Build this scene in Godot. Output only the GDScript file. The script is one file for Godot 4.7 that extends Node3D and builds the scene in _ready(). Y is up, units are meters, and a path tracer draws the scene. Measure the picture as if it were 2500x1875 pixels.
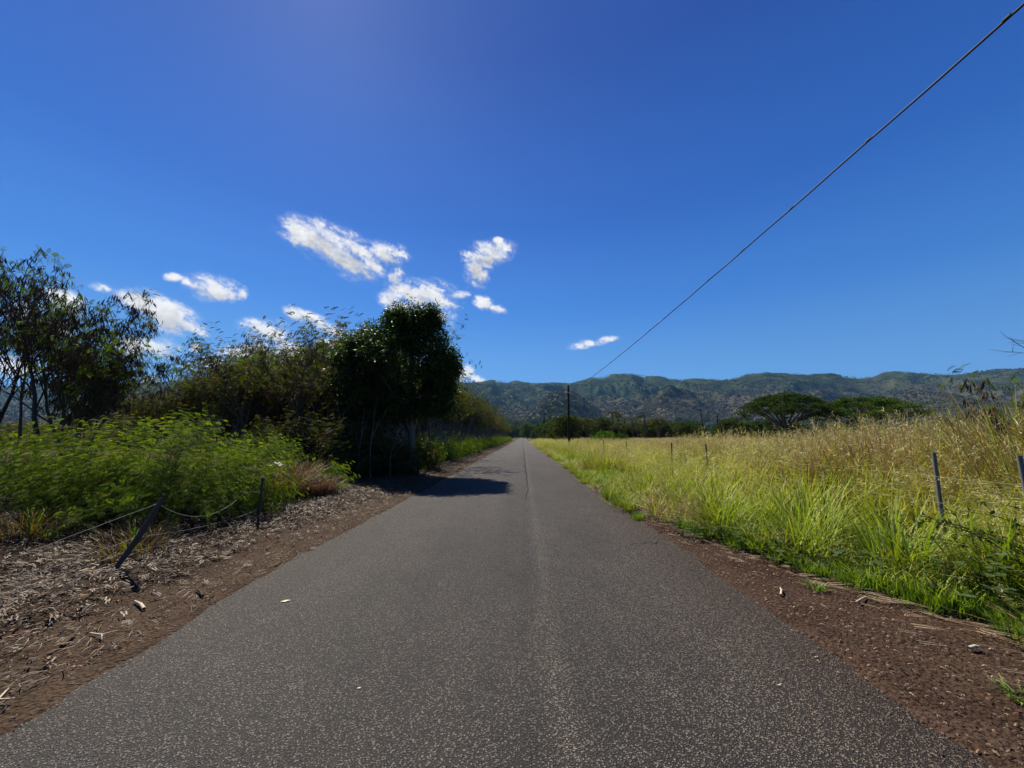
extends Node3D

const ROAD_L := -3.0
const ROAD_R := 2.25
var rng := RandomNumberGenerator.new()
var taken := {}
var wob := FastNoiseLite.new()
var patch := FastNoiseLite.new()
var mats := {}


class Buf:
	var v := PackedVector3Array()
	var n := PackedVector3Array()
	var c := PackedColorArray()

	func tri(a: Vector3, b: Vector3, d: Vector3, col: Color) -> void:
		v.append(a); v.append(b); v.append(d)
		c.append(col); c.append(col); c.append(col)

	func tri3(a: Vector3, b: Vector3, d: Vector3, ca: Color, cb: Color, cd: Color) -> void:
		v.append(a); v.append(b); v.append(d)
		c.append(ca); c.append(cb); c.append(cd)

	func leaf(p: Vector3, d: Vector3, s: Vector3, l: float, w: float, col: Color) -> void:
		var m := p + d * (l * 0.45)
		var e := p + d * l
		var k := s * (w * 0.5)
		tri(p, m + k, e, col)
		tri(p, e, m - k, col)

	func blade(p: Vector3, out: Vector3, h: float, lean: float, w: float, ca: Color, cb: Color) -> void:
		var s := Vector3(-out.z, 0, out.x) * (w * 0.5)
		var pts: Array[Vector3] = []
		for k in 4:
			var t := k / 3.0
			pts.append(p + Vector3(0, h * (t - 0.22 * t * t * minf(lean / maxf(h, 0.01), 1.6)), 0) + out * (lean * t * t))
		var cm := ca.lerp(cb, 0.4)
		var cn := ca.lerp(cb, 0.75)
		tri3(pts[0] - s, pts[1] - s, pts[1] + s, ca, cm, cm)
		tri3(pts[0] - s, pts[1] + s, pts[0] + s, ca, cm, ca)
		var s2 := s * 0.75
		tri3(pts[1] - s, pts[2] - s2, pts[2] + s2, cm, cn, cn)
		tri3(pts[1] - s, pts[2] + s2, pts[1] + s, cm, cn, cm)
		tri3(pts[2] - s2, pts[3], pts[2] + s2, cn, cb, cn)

	func frond(p: Vector3, d: Vector3, up: Vector3, l: float, pairs: int, w: float, col: Color) -> void:
		var side := d.cross(up).normalized()
		for k in pairs:
			var t := (k + 0.7) / pairs
			var q := p + d * (l * t) - up * (l * 0.5 * t * t)
			var pl := l * 0.34 * (0.55 + 0.45 * sin(PI * minf(t + 0.1, 1.0)))
			for s: float in [-1.0, 1.0]:
				var pd := (side * s * 0.9 + d * 0.42 - up * (0.12 + 0.35 * t)).normalized()
				leaf(q, pd, d, pl, w, col)

	func tube(pts: Array, radii: Array, sides: int, col: Color) -> void:
		var ring0: Array[Vector3] = []
		var norm0: Array[Vector3] = []
		for i in pts.size():
			var t: Vector3 = (pts[mini(i + 1, pts.size() - 1)] - pts[maxi(i - 1, 0)]).normalized()
			var x := t.cross(Vector3(0.31, 0.11, 0.94)).normalized()
			var y := x.cross(t)
			var ring: Array[Vector3] = []
			var norm: Array[Vector3] = []
			for k in sides:
				var a := TAU * k / sides
				var o := x * cos(a) + y * sin(a)
				norm.append(o)
				ring.append(pts[i] + o * float(radii[i]))
			if i > 0:
				for k in sides:
					var k2 := (k + 1) % sides
					for id in [[0, k], [1, k2], [1, k], [0, k], [0, k2], [1, k2]]:
						v.append(ring0[id[1]] if id[0] == 0 else ring[id[1]])
						n.append(norm0[id[1]] if id[0] == 0 else norm[id[1]])
						c.append(col)
			ring0 = ring
			norm0 = norm

	func put(o: Buf, t: Transform3D) -> void:
		v.append_array(t * o.v)
		c.append_array(o.c)
		if o.n.size():
			n.append_array(Transform3D(t.basis.orthonormalized(), Vector3.ZERO) * o.n)


func R(a: float, b: float) -> float:
	return rng.randf_range(a, b)


func rdir() -> Vector3:
	return Vector3(rng.randfn(), rng.randfn(), rng.randfn()).normalized()


func flat_dir(a: float) -> Vector3:
	return Vector3(cos(a), 0, sin(a))


func vary(col: Color, amount: float) -> Color:
	var k := 1.0 + R(-amount, amount)
	return Color(col.r * k * (1.0 + R(-0.12, 0.12)), col.g * k, col.b * k * (1.0 + R(-0.12, 0.12)))


func aim(d: Vector3, roll := 0.0) -> Basis:
	var x := d.cross(Vector3(0.37, 0.21, 0.9)).normalized()
	return Basis(x, d, x.cross(d)).rotated(d, roll)


func numbered(called: String) -> String:
	var k: int = taken.get(called, -1) + 1
	taken[called] = k
	return called if k == 0 else "%s_%03d" % [called, k]


func tag(o: Node, label: String, category: String, group := "", kind := "") -> void:
	if label: o.set_meta("label", label)
	if category: o.set_meta("category", category)
	if group: o.set_meta("group", group)
	if kind: o.set_meta("kind", kind)


func thing(called: String, label: String, category: String, at := Vector3.ZERO, turn := 0.0, group := "") -> Node3D:
	var o := Node3D.new()
	o.name = numbered(called)
	add_child(o)
	o.position = at
	o.rotation.y = turn
	tag(o, label, category, group)
	return o


func mesh_of(b: Buf) -> ArrayMesh:
	var a := []
	a.resize(Mesh.ARRAY_MAX)
	a[Mesh.ARRAY_VERTEX] = b.v
	a[Mesh.ARRAY_COLOR] = b.c
	if b.n.size() == b.v.size():
		a[Mesh.ARRAY_NORMAL] = b.n
	var m := ArrayMesh.new()
	m.add_surface_from_arrays(Mesh.PRIMITIVE_TRIANGLES, a)
	return m


func part(called: String, b: Buf, mat: Material, parent: Node, kind := "") -> MeshInstance3D:
	var o := MeshInstance3D.new()
	o.name = numbered(called) if parent == self else called
	o.mesh = mesh_of(b)
	o.material_override = mat
	o.set_surface_override_material(0, mat)
	parent.add_child(o, true)
	if kind: o.set_meta("kind", kind)
	return o


func copy_of(root: Node3D, at: Vector3, turn: float, size: Vector3, label := "", group := "") -> Node3D:
	var r: Node3D = root.duplicate()
	r.name = numbered(String(root.get_meta("base_name", "copy")))
	add_child(r)
	r.position = at
	r.rotation.y = turn
	r.scale = size
	if label: r.set_meta("label", label)
	if group: r.set_meta("group", group)
	return r


func scatter(called: String, m: Mesh, mat: Material, places: Array[Transform3D], tints: Array[Color], parent: Node = null) -> MultiMeshInstance3D:
	var mm := MultiMesh.new()
	mm.transform_format = MultiMesh.TRANSFORM_3D
	mm.use_colors = true
	mm.mesh = m
	mm.instance_count = places.size()
	for i in places.size():
		mm.set_instance_transform(i, places[i])
		mm.set_instance_color(i, tints[i])
	var o := MultiMeshInstance3D.new()
	o.multimesh = mm
	o.material_override = mat
	o.name = numbered(called) if parent == null else called
	if parent == null: add_child(o)
	else: parent.add_child(o, true)
	o.set_meta("kind", "stuff")
	return o


func leafy(name_: String, back: Color, rough := 0.5, spec := 0.35) -> StandardMaterial3D:
	var m := StandardMaterial3D.new()
	m.resource_name = name_
	m.vertex_color_use_as_albedo = true
	m.roughness = rough
	m.metallic_specular = spec
	m.cull_mode = BaseMaterial3D.CULL_DISABLED
	if back.get_luminance() > 0.0:
		m.backlight_enabled = true
		m.backlight = back
	return m


func noise_tex(size: int, freq: float, kind: int, ret: int, ramp: Array, octaves := 1, seed_ := 3) -> NoiseTexture2D:
	var nz := FastNoiseLite.new()
	nz.seed = seed_
	nz.noise_type = kind as FastNoiseLite.NoiseType
	nz.frequency = freq
	nz.fractal_type = FastNoiseLite.FRACTAL_NONE if octaves == 1 else FastNoiseLite.FRACTAL_FBM
	nz.fractal_octaves = octaves
	nz.cellular_return_type = ret as FastNoiseLite.CellularReturnType
	var t := NoiseTexture2D.new()
	t.width = size
	t.height = size
	t.seamless = true
	t.noise = nz
	if ramp.size():
		var g := Gradient.new()
		g.offsets = PackedFloat32Array(ramp.map(func(x): return x[0]))
		g.colors = PackedColorArray(ramp.map(func(x): return x[1]))
		t.color_ramp = g
	return t


func chip_textures() -> Array:   # stone chips pressed into bitumen: tone and relief of a 2.4 m square that repeats without a seam
	var size := 2048
	var tone := Image.create(size, size, false, Image.FORMAT_RGBA8)
	tone.fill(Color(0.15, 0.143, 0.136))
	var high := Image.create(size, size, false, Image.FORMAT_RGBA8)
	high.fill(Color(0.12, 0.12, 0.12))
	var stamps := []
	for k in 44:
		var r := R(2.6, 6.4)
		var n := int(r * 2.0) + 3
		var t := Image.create(n, n, false, Image.FORMAT_RGBA8)
		var h := Image.create(n, n, false, Image.FORMAT_RGBA8)
		var g: float = lerpf(0.21, 0.53, R(0, 1)) if k % 7 else R(0.50, 0.58)
		var top := R(0.55, 1.0)
		var tilt := flat_dir(R(0, TAU)) * R(0.0, 0.22)
		var ph := R(0, TAU)
		for y in n:
			for x in n:
				var dx := x - n * 0.5 + 0.5
				var dy := y - n * 0.5 + 0.5
				var a := atan2(dy, dx)
				var e := r * (0.82 + 0.13 * sin(a * 3.0 + ph) + 0.08 * sin(a * 5.0 + ph * 2.0))
				var d := sqrt(dx * dx + dy * dy) / e
				var al := clampf((1.0 - d) * r * 0.8 + 0.35, 0, 1)
				t.set_pixel(x, y, Color(g * 1.03, g, g * 0.965, al))
				var hh := clampf(top * (1.0 - 0.45 * pow(minf(d, 1.0), 3.0)) + (dx * tilt.x + dy * tilt.z) / r, 0, 1)
				h.set_pixel(x, y, Color(hh, hh, hh, al))
		stamps.append([t, h, n])
	for k in 62000:
		var q: Array = stamps[rng.randi() % stamps.size()]
		var n: int = q[2]
		var x := rng.randi() % size
		var y := rng.randi() % size
		for ox in ([0, -size] if x + n > size else [0]):
			for oy in ([0, -size] if y + n > size else [0]):
				tone.blend_rect(q[0], Rect2i(0, 0, n, n), Vector2i(x + ox, y + oy))
				high.blend_rect(q[1], Rect2i(0, 0, n, n), Vector2i(x + ox, y + oy))
	tone.convert(Image.FORMAT_RGB8)
	high.convert(Image.FORMAT_RGB8)
	return [ImageTexture.create_from_image(tone), ImageTexture.create_from_image(high)]


# ---------------------------------------------------------------- the sky

func cloud_rows() -> PackedStringArray:
	var a := "-31.9,25.6,1.70,-0.07,-0.19,-1.09;-29.1,25.3,4.52,-0.90,-0.60,-1.89;-25.9,24.4,3.50,-1.19,-0.92,-2.08;-22.8,23.1,1.58,-1.00,-0.93,-1.28;-20.6,25.0,2.40,-0.29,-0.37,-1.60;-19.3,22.7,1.04,-0.06,-0.19,-1.37;-5.5,26.4,3.49,0.57,0.30,-1.40;-6.8,24.2,1.68,-0.49,-0.80,-2.04"
	var b := "-3.9,28.2,0.78,0.01,0.00,-0.43;-15.3,20.0,4.55,-0.31,-0.22,-2.06;-19.1,18.9,1.94,-0.51,-0.45,-1.43;-12.9,18.2,1.91,-1.41,-0.94,-1.17;-6.1,19.7,1.37,-0.19,-0.15,-0.81;-3.9,18.8,1.38,-0.22,-0.10,-0.58;-9.8,20.6,1.37,0.06,0.01,-0.52;-46.9,14.3,1.59,-0.39,-0.16,-1.06;-44.8,13.5,2.70,-0.97,-0.32,-1.47"
	var c := "-42.6,12.6,1.57,-0.62,-0.19,-0.75;-40.7,17.2,2.37,-0.08,-0.11,-1.32;-44.5,17.5,0.77,0.12,0.01,-0.40;-43.2,17.3,0.44,0.01,-0.02,-0.37;-37.9,17.2,0.49,-0.10,-0.16,-0.77;-50.0,15.0,0.72,-0.07,-0.03,-0.37;-44.8,9.7,1.65,-0.21,-0.06,-1.07;-47.0,9.3,1.75,0.28,0.11,-1.12;-41.8,10.1,0.59,0.08,0.04,-0.47"
	var d := "-34.9,13.0,2.62,-0.06,-0.06,-1.33;-33.0,10.5,4.03,-0.07,-0.03,-1.57;-36.8,9.8,2.57,0.30,0.10,-1.29;-40.0,8.4,2.31,0.68,0.17,-0.84;-29.2,14.9,2.62,-0.90,-0.27,-0.82;-31.9,15.7,1.20,-0.56,-0.28,-0.67;-27.1,14.3,1.49,-0.40,-0.18,-0.64;-27.2,11.9,2.33,0.21,0.07,-1.10;-9.0,9.1,1.27,-0.43,-0.43,-1.26"
	var e := "-7.2,8.3,1.21,-0.19,-0.09,-0.60;-45.4,5.8,0.78,0.27,0.13,-0.60;-52.2,12.8,1.33,-0.01,-0.01,-1.17;-54.2,6.2,1.66,0.23,0.11,-0.96;9.2,13.4,1.88,0.30,0.10,-0.53;12.2,13.8,1.62,0.18,0.06,-0.47;-52.5,10.3,1.16,0.25,0.11,-0.97;-54.3,11.5,0.95,0.24,0.08,-0.74"
	return (a + ";" + b + ";" + c + ";" + d + ";" + e).split(";")


func make_sky(sun_to: Vector3, expo: float) -> ImageTexture:
	var w := 4096
	var h := 2048
	var bw := 256
	var pad := 4
	var base := Image.create(bw + 2 * pad, h / 16, false, Image.FORMAT_RGBF)
	var stops := [[-90.0, Vector3(0.16, 0.17, 0.18)], [-4.0, Vector3(0.18, 0.25, 0.34)], [0.0, Vector3(0.21, 0.46, 0.86)], [8.0, Vector3(0.14, 0.385, 0.81)], [18.0, Vector3(0.055, 0.228, 0.68)], [30.0, Vector3(0.023, 0.125, 0.50)], [48.0, Vector3(0.010, 0.062, 0.32)], [90.0, Vector3(0.009, 0.044, 0.21)]]
	for y in h / 16:
		var el := 90.0 - 180.0 * (y + 0.5) / (h / 16.0)
		var col := Vector3.ZERO
		for k in stops.size() - 1:
			if el >= stops[k][0] and el <= stops[k + 1][0]:
				col = (stops[k][1] as Vector3).lerp(stops[k + 1][1], (el - stops[k][0]) / (stops[k + 1][0] - stops[k][0]))
		for x in bw + 2 * pad:
			var az := deg_to_rad(360.0 * (x - pad + 0.5) / bw)
			var er := deg_to_rad(el)
			var d := Vector3(sin(az) * cos(er), sin(er), -cos(az) * cos(er))
			var ang := rad_to_deg(acos(clampf(d.dot(sun_to), -1, 1)))
			var glow := 0.10 * exp(-pow(ang / 12.0, 1.3)) + 0.035 * exp(-pow(ang / 48.0, 2.0))
			var up := smoothstep(-3.0, 4.0, el)
			var f := lerpf(1.0, 0.76 + 0.48 * exp(-pow(ang / 62.0, 2.0)), up)
			var cc := col * f + Vector3(0.75, 0.85, 1.0) * glow * up
			base.set_pixel(x, y, Color(cc.x / expo, cc.y / expo, cc.z / expo))
	base.resize(w + 2 * pad * 16, h, Image.INTERPOLATE_CUBIC)
	var im := base.get_region(Rect2i(pad * 16, 0, w, h))
	# clouds: a field over azimuth -62..22, elevation 2..32
	var k := w / 360.0
	var a0 := -62.0
	var e1 := 32.0
	var fw := int(84 * k)
	var fh := int(30 * k)
	var field := PackedFloat32Array()
	field.resize(fw * fh)
	field.fill(-9.0)
	for row in cloud_rows():
		var q := row.split_floats(",")
		var det := q[2] * q[5] - q[3] * q[4]
		var rx := 1.7 * (absf(q[2]) + absf(q[4]))
		var ry := 1.7 * (absf(q[3]) + absf(q[5]))
		for j in range(maxi(0, int((e1 - q[1] - ry) * k)), mini(fh, int((e1 - q[1] + ry) * k))):
			for i in range(maxi(0, int((q[0] - rx - a0) * k)), mini(fw, int((q[0] + rx - a0) * k))):
				var dx := a0 + i / k - q[0]
				var dy := e1 - j / k - q[1]
				var u := (dx * q[5] - dy * q[4]) / det
				var v := (dy * q[2] - dx * q[3]) / det
				var f := 1.0 - (u * u + v * v)
				if f > field[j * fw + i]:
					field[j * fw + i] = f
	var puff := FastNoiseLite.new()
	puff.seed = 11
	puff.frequency = 0.34
	puff.fractal_octaves = 6
	puff.fractal_gain = 0.55
	var soft := FastNoiseLite.new()
	soft.seed = 5
	soft.frequency = 0.55
	soft.fractal_octaves = 4
	for j in fh:
		for i in fw:
			var f := field[j * fw + i]
			if f < -2.2:
				continue
			var az := a0 + i / k
			var el := e1 - j / k
			var su := az * 0.94 - el * 0.34
			var sv := el * 0.94 + az * 0.34
			var nn := puff.get_noise_2d(su * 0.6 + soft.get_noise_2d(az * 2.0, el * 2.0) * 0.8, sv * 1.5 + soft.get_noise_2d(az * 1.4 + 9.0, el * 1.4) * 0.6)
			var fine := puff.get_noise_2d(su * 2.4 + 90.0 + nn * 2.5, sv * 5.0 + nn * 2.0)
			var m := f * 0.72 + nn * 1.3 + fine * 0.30 + 0.38
			if m <= -0.4:
				continue
			var al := maxf(smoothstep(0.0, 1.25, m), 0.24 * smoothstep(-0.4, 0.7, m)) * smoothstep(-2.0, -0.3, f)
			var above := 0.0
			for q in 3:
				var jj := maxi(0, j - 7 * (q + 1))
				above += clampf(field[jj * fw + i] * 0.85 + puff.get_noise_2d(az * 0.9, (el + 0.6 * (q + 1)) * 1.5) * 1.15, 0, 1)
			var shade := 1.0 - 0.13 * above - 0.10 * clampf(0.4 - 1.6 * soft.get_noise_2d(az * 1.3 + 40.0, el * 2.2), 0, 1)
			var x := (int(az * k) + w) % w
			var y := int((90.0 - el) * k)
			var under := im.get_pixel(x, y)
			im.set_pixel(x, y, under.lerp(Color(0.98 * shade / expo, 0.99 * shade / expo, 1.0 * shade / expo), al))
	return ImageTexture.create_from_image(im)


# ---------------------------------------------------------------- heights

func edge_wob(z: float) -> float:
	return wob.get_noise_2d(z * 0.8, 7.0) * 0.08 + wob.get_noise_2d(z * 6.0, 90.0) * 0.05


func grass_edge(z: float) -> float:   # where the right-hand grass begins
	if z > -3.4: return 4.05
	if z > -7.1: return lerpf(4.05, 2.75, (-3.4 - z) / 3.7)
	if z > -8.2: return lerpf(2.75, 2.3, (-7.1 - z) / 1.1)
	return 2.2


func gh(x: float, z: float) -> float:
	var far := 1.0 - smoothstep(150.0, 400.0, absf(z))
	if x > ROAD_L - 0.35 and x < ROAD_R + 0.35:
		var dl := ROAD_L + edge_wob(z) + 0.2 * smoothstep(-4.6, -2.0, z) - x
		var dr := x - (ROAD_R + edge_wob(z + 300.0))
		var d := maxf(dl, dr)
		return lerpf(-0.06, 0.018, smoothstep(-0.22, 0.12, d)) + wob.get_noise_2d(x * 9.0, z * 9.0) * 0.008
	var y := 0.018 + wob.get_noise_2d(x * 2.2, z * 2.2) * 0.035 * smoothstep(0.35, 1.0, maxf(ROAD_L - x, x - ROAD_R))
	if x < 0.0:
		y += 0.10 * smoothstep(-3.7, -4.4, x) + 0.60 * smoothstep(-4.6, -11.0, x) * far
	else:
		y += 0.2 * smoothstep(4.0, 9.0, x) * far
	return y


func road_y(x: float) -> float:
	var u := (x + 0.37) / 2.65
	return 0.03 * (1.0 - u * u)


func lines(stops: Array) -> PackedFloat32Array:   # [[from, to, step], ...]
	var a := PackedFloat32Array()
	for s in stops:
		var n := maxi(1, int(round(absf(s[1] - s[0]) / s[2])))
		for k in n:
			a.append(lerpf(s[0], s[1], float(k) / n))
	a.append(stops[-1][1])
	return a


func sheet(called: String, xs: PackedFloat32Array, zs: PackedFloat32Array, height: Callable, color: Callable, mat: Material, uv := 1.0) -> MeshInstance3D:
	var v := PackedVector3Array()
	var c := PackedColorArray()
	var t := PackedVector2Array()
	var id := PackedInt32Array()
	for z in zs:
		for x in xs:
			v.append(Vector3(x, height.call(x, z), z))
			c.append(color.call(x, z))
			t.append(Vector2(x, z) * uv)
	var w := xs.size()
	for j in zs.size() - 1:
		for i in w - 1:
			var a := j * w + i
			# xs rise, zs fall
			for q in [a, a + w, a + 1, a + 1, a + w, a + w + 1]:
				id.append(q)
	var arr := []
	arr.resize(Mesh.ARRAY_MAX)
	arr[Mesh.ARRAY_VERTEX] = v
	arr[Mesh.ARRAY_COLOR] = c
	arr[Mesh.ARRAY_TEX_UV] = t
	arr[Mesh.ARRAY_INDEX] = id
	var st := SurfaceTool.new()
	st.create_from_arrays(arr)
	st.generate_normals()
	var o := MeshInstance3D.new()
	o.name = called
	o.mesh = st.commit()
	o.material_override = mat
	add_child(o)
	o.set_meta("kind", "structure")
	return o


func ground_color(x: float, z: float) -> Color:
	var p := patch.get_noise_2d(x * 0.9, z * 0.9)
	var q := patch.get_noise_2d(x * 3.7 + 50.0, z * 3.7)
	var col := Color(0.10, 0.075, 0.045)
	if x < 0.0:
		var verge := Color(0.066, 0.046, 0.032)
		var litter := Color(0.040, 0.028, 0.020)
		col = verge.lerp(litter, smoothstep(-3.6, -4.6, x + p * 0.6))
		col = col.lerp(Color(0.075, 0.060, 0.032), smoothstep(-6.5, -10.0, x))
	else:
		var dirt := Color(0.056, 0.036, 0.026)
		col = dirt.lerp(Color(0.042, 0.024, 0.017), smoothstep(0.05, 0.4, p))
		var g := grass_edge(z)
		col = col.lerp(Color(0.085, 0.075, 0.030), smoothstep(g + 0.2, g + 1.0, x))
	var d := Vector2(x, z).length()
	col = col.lerp(Color(0.085, 0.095, 0.035), smoothstep(60.0, 200.0, d))
	var k := 1.25 * (1.0 + 0.35 * q)
	return Color(col.r * k, col.g * k, col.b * k)


func road_color(x: float, z: float) -> Color:
	var p := patch.get_noise_2d(x * 1.1 + 9.0, z * 0.28)
	var q := patch.get_noise_2d(x * 4.0 + 31.0, z * 2.2)
	var k := 0.62 * (1.0 + 0.30 * p + 0.16 * q)
	var seam := 0.12 + wob.get_noise_2d(z * 1.5, 400.0) * 0.06
	k *= 1.0 - 0.22 * exp(-pow((x - seam + 0.09) / 0.06, 2.0)) - 0.10 * exp(-pow((x - seam + 0.35) / 0.22, 2.0))
	var col := Color(k * 1.02, k * 0.95, k * 0.89)
	var brown := smoothstep(0.2, 2.0, x)
	col = Color(col.r * (1.0 + 0.10 * brown), col.g * (1.0 + 0.01 * brown), col.b * (1.0 - 0.10 * brown))
	var dust := exp(-pow((x - seam - 0.10) / 0.07, 2.0)) * (0.75 + 0.5 * p)
	col = col.lerp(Color(0.95, 0.86, 0.73), clampf(dust * 0.9, 0, 1))
	var e := minf(x - ROAD_L, ROAD_R - x)
	var dirt := (1.0 - smoothstep(0.05, 0.75 + 0.35 * p, e)) * clampf(0.75 + 0.6 * q, 0, 1)
	if x < 0: dirt *= 0.55
	return col.lerp(Color(0.60, 0.44, 0.33), dirt * 0.8)


# ---------------------------------------------------------------- plants

func branch(b: Buf, tips: Array, p: Vector3, d: Vector3, l: float, r: float, depth: int, up: float, spread: float, kids: int, col: Color, from := 0.45) -> void:
	var pts := [p]
	var rr := [r]
	var steps := 5 if depth > 1 else 3
	for i in steps:
		d = (d + rdir() * 0.17 + Vector3.UP * up).normalized()
		p += d * l / steps
		pts.append(p)
		rr.append(lerpf(r, r * 0.5, (i + 1.0) / steps))
	b.tube(pts, rr, 6 if r > 0.04 else (4 if r > 0.012 else 3), col)
	if depth == 0:
		tips.append([p, d])
		tips.append([pts[steps - 1].lerp(pts[steps - 2], 0.5), d])
		return
	for k in kids:
		var t := R(from, 1.0) * steps
		var i := mini(int(t), steps - 1)
		var q: Vector3 = pts[i].lerp(pts[i + 1], t - i)
		var nd := (d + flat_dir(R(0, TAU)) * spread + rdir() * 0.15).normalized()
		branch(b, tips, q, nd, l * R(0.5, 0.78), maxf(rr[i] * 0.55, 0.004), depth - 1, up, spread, kids, col, 0.3)
	branch(b, tips, p, d, l * R(0.5, 0.7), maxf(r * 0.5, 0.004), depth - 1, up, spread, kids, col, 0.3)


func sprig(fronds: int, pairs: int, l: float, w: float, col: Color, stem: Color) -> Buf:   # a leafy shoot of feathery leaves along +y, 1 unit of l per leaf
	var b := Buf.new()
	var p := Vector3.ZERO
	var d := Vector3(R(-0.2, 0.2), 1, R(-0.2, 0.2)).normalized()
	var a := R(0, TAU)
	var pts := [p]
	for k in fronds:
		d = (d + rdir() * 0.16).normalized()
		var q := p + d * l * 0.38
		var s := d.cross(rdir()).normalized() * 0.004
		b.tri(p - s, q, p + s, stem)
		p = q
		pts.append(p)
		a += 2.4 + R(-0.4, 0.4)
		var t := (k + 1.0) / fronds
		var out := (flat_dir(a) + Vector3.UP * (0.15 + 0.75 * t)).normalized()
		var young := Color(col.r * (1.0 + 0.5 * t * t), col.g * (1.0 + 0.32 * t * t), col.b)
		b.frond(p, out, Vector3.UP, l * R(0.8, 1.15) * (1.0 - 0.25 * t), pairs, w, vary(young, 0.2))
	return b


func pods(count: int, l: float, col: Color) -> Buf:   # hanging flat seed pods
	var b := Buf.new()
	for k in count:
		var p := rdir() * 0.06
		var d := (Vector3.DOWN * 1.6 + rdir() * 0.8).normalized()
		b.leaf(p, d, d.cross(rdir()).normalized(), l * R(0.75, 1.2), l * 0.13, vary(col, 0.35))
	return b


func feathery_tree(called: String, label: String, group: String, at: Vector3, lean: Vector3, tall: float, thick: float, dens: float, fine: bool, trunks := 1) -> Node3D:
	var t := thing(called, label, "tree", at, 0, group)
	t.set_meta("base_name", called)
	var wood := Buf.new()
	var tips := []
	for k in trunks:
		var o := Vector3.ZERO if trunks == 1 else flat_dir(TAU * k / trunks + 0.4) * R(0.08, 0.3)
		var d := (Vector3.UP + lean + (flat_dir(R(0, TAU)) * 0.12 if trunks > 1 else Vector3.ZERO)).normalized()
		branch(wood, tips, o - Vector3.UP * 0.1, d, tall * 0.52, thick * (0.72 if fine else 1.0) * (1.0 if k == 0 else R(0.6, 0.9)), 3 if fine else 2, 0.05, 0.72 if fine else 0.62, 3 if fine else 4, vary(Color(0.075, 0.064, 0.052) if fine else Color(0.23, 0.20, 0.165), 0.2), 0.55)
	part("trunk", wood, mats.bark, t)
	var crown := Buf.new()
	var pod := Buf.new()
	var green: Array = mats.sprig_fine if fine else mats.sprig_far
	for tip in tips:
		for rep in (2 if fine and dens > 0.5 else 1):
			if R(0, 1) > dens: continue
			var d: Vector3 = (tip[1] + rdir() * 0.9 - Vector3.UP * (0.25 if fine else 0.0)).normalized()
			crown.put(green[rng.randi() % green.size()], Transform3D(aim(d, R(0, TAU)).scaled(Vector3.ONE * R(0.8, 1.25)), tip[0] + rdir() * (0.12 * rep)))
		if R(0, 1) < (0.95 if fine else 0.7):
			pod.put(mats.pods[rng.randi() % mats.pods.size()], Transform3D(Basis(Vector3.UP, R(0, TAU)), tip[0] + rdir() * 0.12).scaled_local(Vector3.ONE * (1.15 if fine else 1.0)))
	part("foliage", crown, mats.leaf_dark, t)
	part("seed_pods", pod, mats.pod, t, "stuff")
	return t


func shrub(called: String, label: String, group: String, at: Vector3, rx: float, ry: float, rz: float, count: int, shoots: Array, mat: Material) -> Node3D:
	var t := thing(called, label, "shrub", at, 0, group)
	t.set_meta("base_name", called)
	var stems := Buf.new()
	var b := Buf.new()
	for k in count:
		var d := rdir()
		d.y = absf(d.y)
		var rad := pow(R(0, 1), 0.36)
		var bump := 0.80 + 0.75 * wob.get_noise_3d(d.x * 3.2 + at.x * 3.0, d.y * 3.2, d.z * 3.2 + rx)
		if d.y < 0.3 and rx > 1.0: bump *= 0.86
		var p := Vector3(d.x * rx, d.y * ry, d.z * rz) * rad * bump
		var o := (Vector3(d.x / rx, d.y / ry * 0.9 + 0.5, d.z / rz).normalized() + rdir() * 0.35).normalized()
		b.put(shoots[rng.randi() % shoots.size()], Transform3D(aim(o, R(0, TAU)).scaled(Vector3.ONE * R(0.75, 1.2)), p))
		if k % 9 == 0:
			var root := Vector3(p.x * 0.45, -0.15, p.z * 0.45)
			stems.tube([root, root.lerp(p, 0.5) + Vector3.UP * 0.1, p], [0.014, 0.010, 0.005], 4, vary(Color(0.09, 0.075, 0.05), 0.2))
	if rx > 0.8:
		for k in int(count * 0.09):   # long shoots that arch out of the mass
			var d := rdir()
			d.y = absf(d.y) * 0.8 + 0.25
			d = d.normalized()
			var bump := 0.80 + 0.75 * wob.get_noise_3d(d.x * 3.2 + at.x * 3.0, d.y * 3.2, d.z * 3.2 + rx)
			var p := Vector3(d.x * rx, d.y * ry, d.z * rz) * bump * 0.92
			var o := (d + Vector3.UP * 0.6 + rdir() * 0.3).normalized()
			for j in 3:
				b.put(shoots[(k + j) % shoots.size()], Transform3D(aim(o, R(0, TAU)).scaled(Vector3.ONE * (1.1 - 0.22 * j)), p))
				p += o * 0.16
				o = (o + Vector3(d.x, -0.25, d.z) * 0.35).normalized()
	part("stems", stems, mats.bark, t, "stuff")
	part("foliage", b, mat, t)
	return t


func crown_leaves(b: Buf, centre: Vector3, r: Vector3, clumps: int, per: int, size: float, wide: float, clump_r: float, cols: Array, droop: float, flat := 1.0) -> void:
	for k in clumps:
		var d := rdir()
		var cc := centre + d * pow(R(0.05, 1), 0.42) * r
		var col: Color = vary(cols[rng.randi() % cols.size()], 0.25)
		for j in per:
			var e := rdir()
			var p := cc + Vector3(e.x, e.y * flat, e.z) * clump_r * pow(R(0, 1), 0.5)
			var ld := (rdir() + d * 0.5 + Vector3.DOWN * droop).normalized()
			var s := ld.cross((Vector3.UP + rdir() * 0.8)).normalized()
			b.leaf(p, ld, s, size * R(0.7, 1.25), wide * R(0.8, 1.2), vary(col, 0.16))


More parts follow.
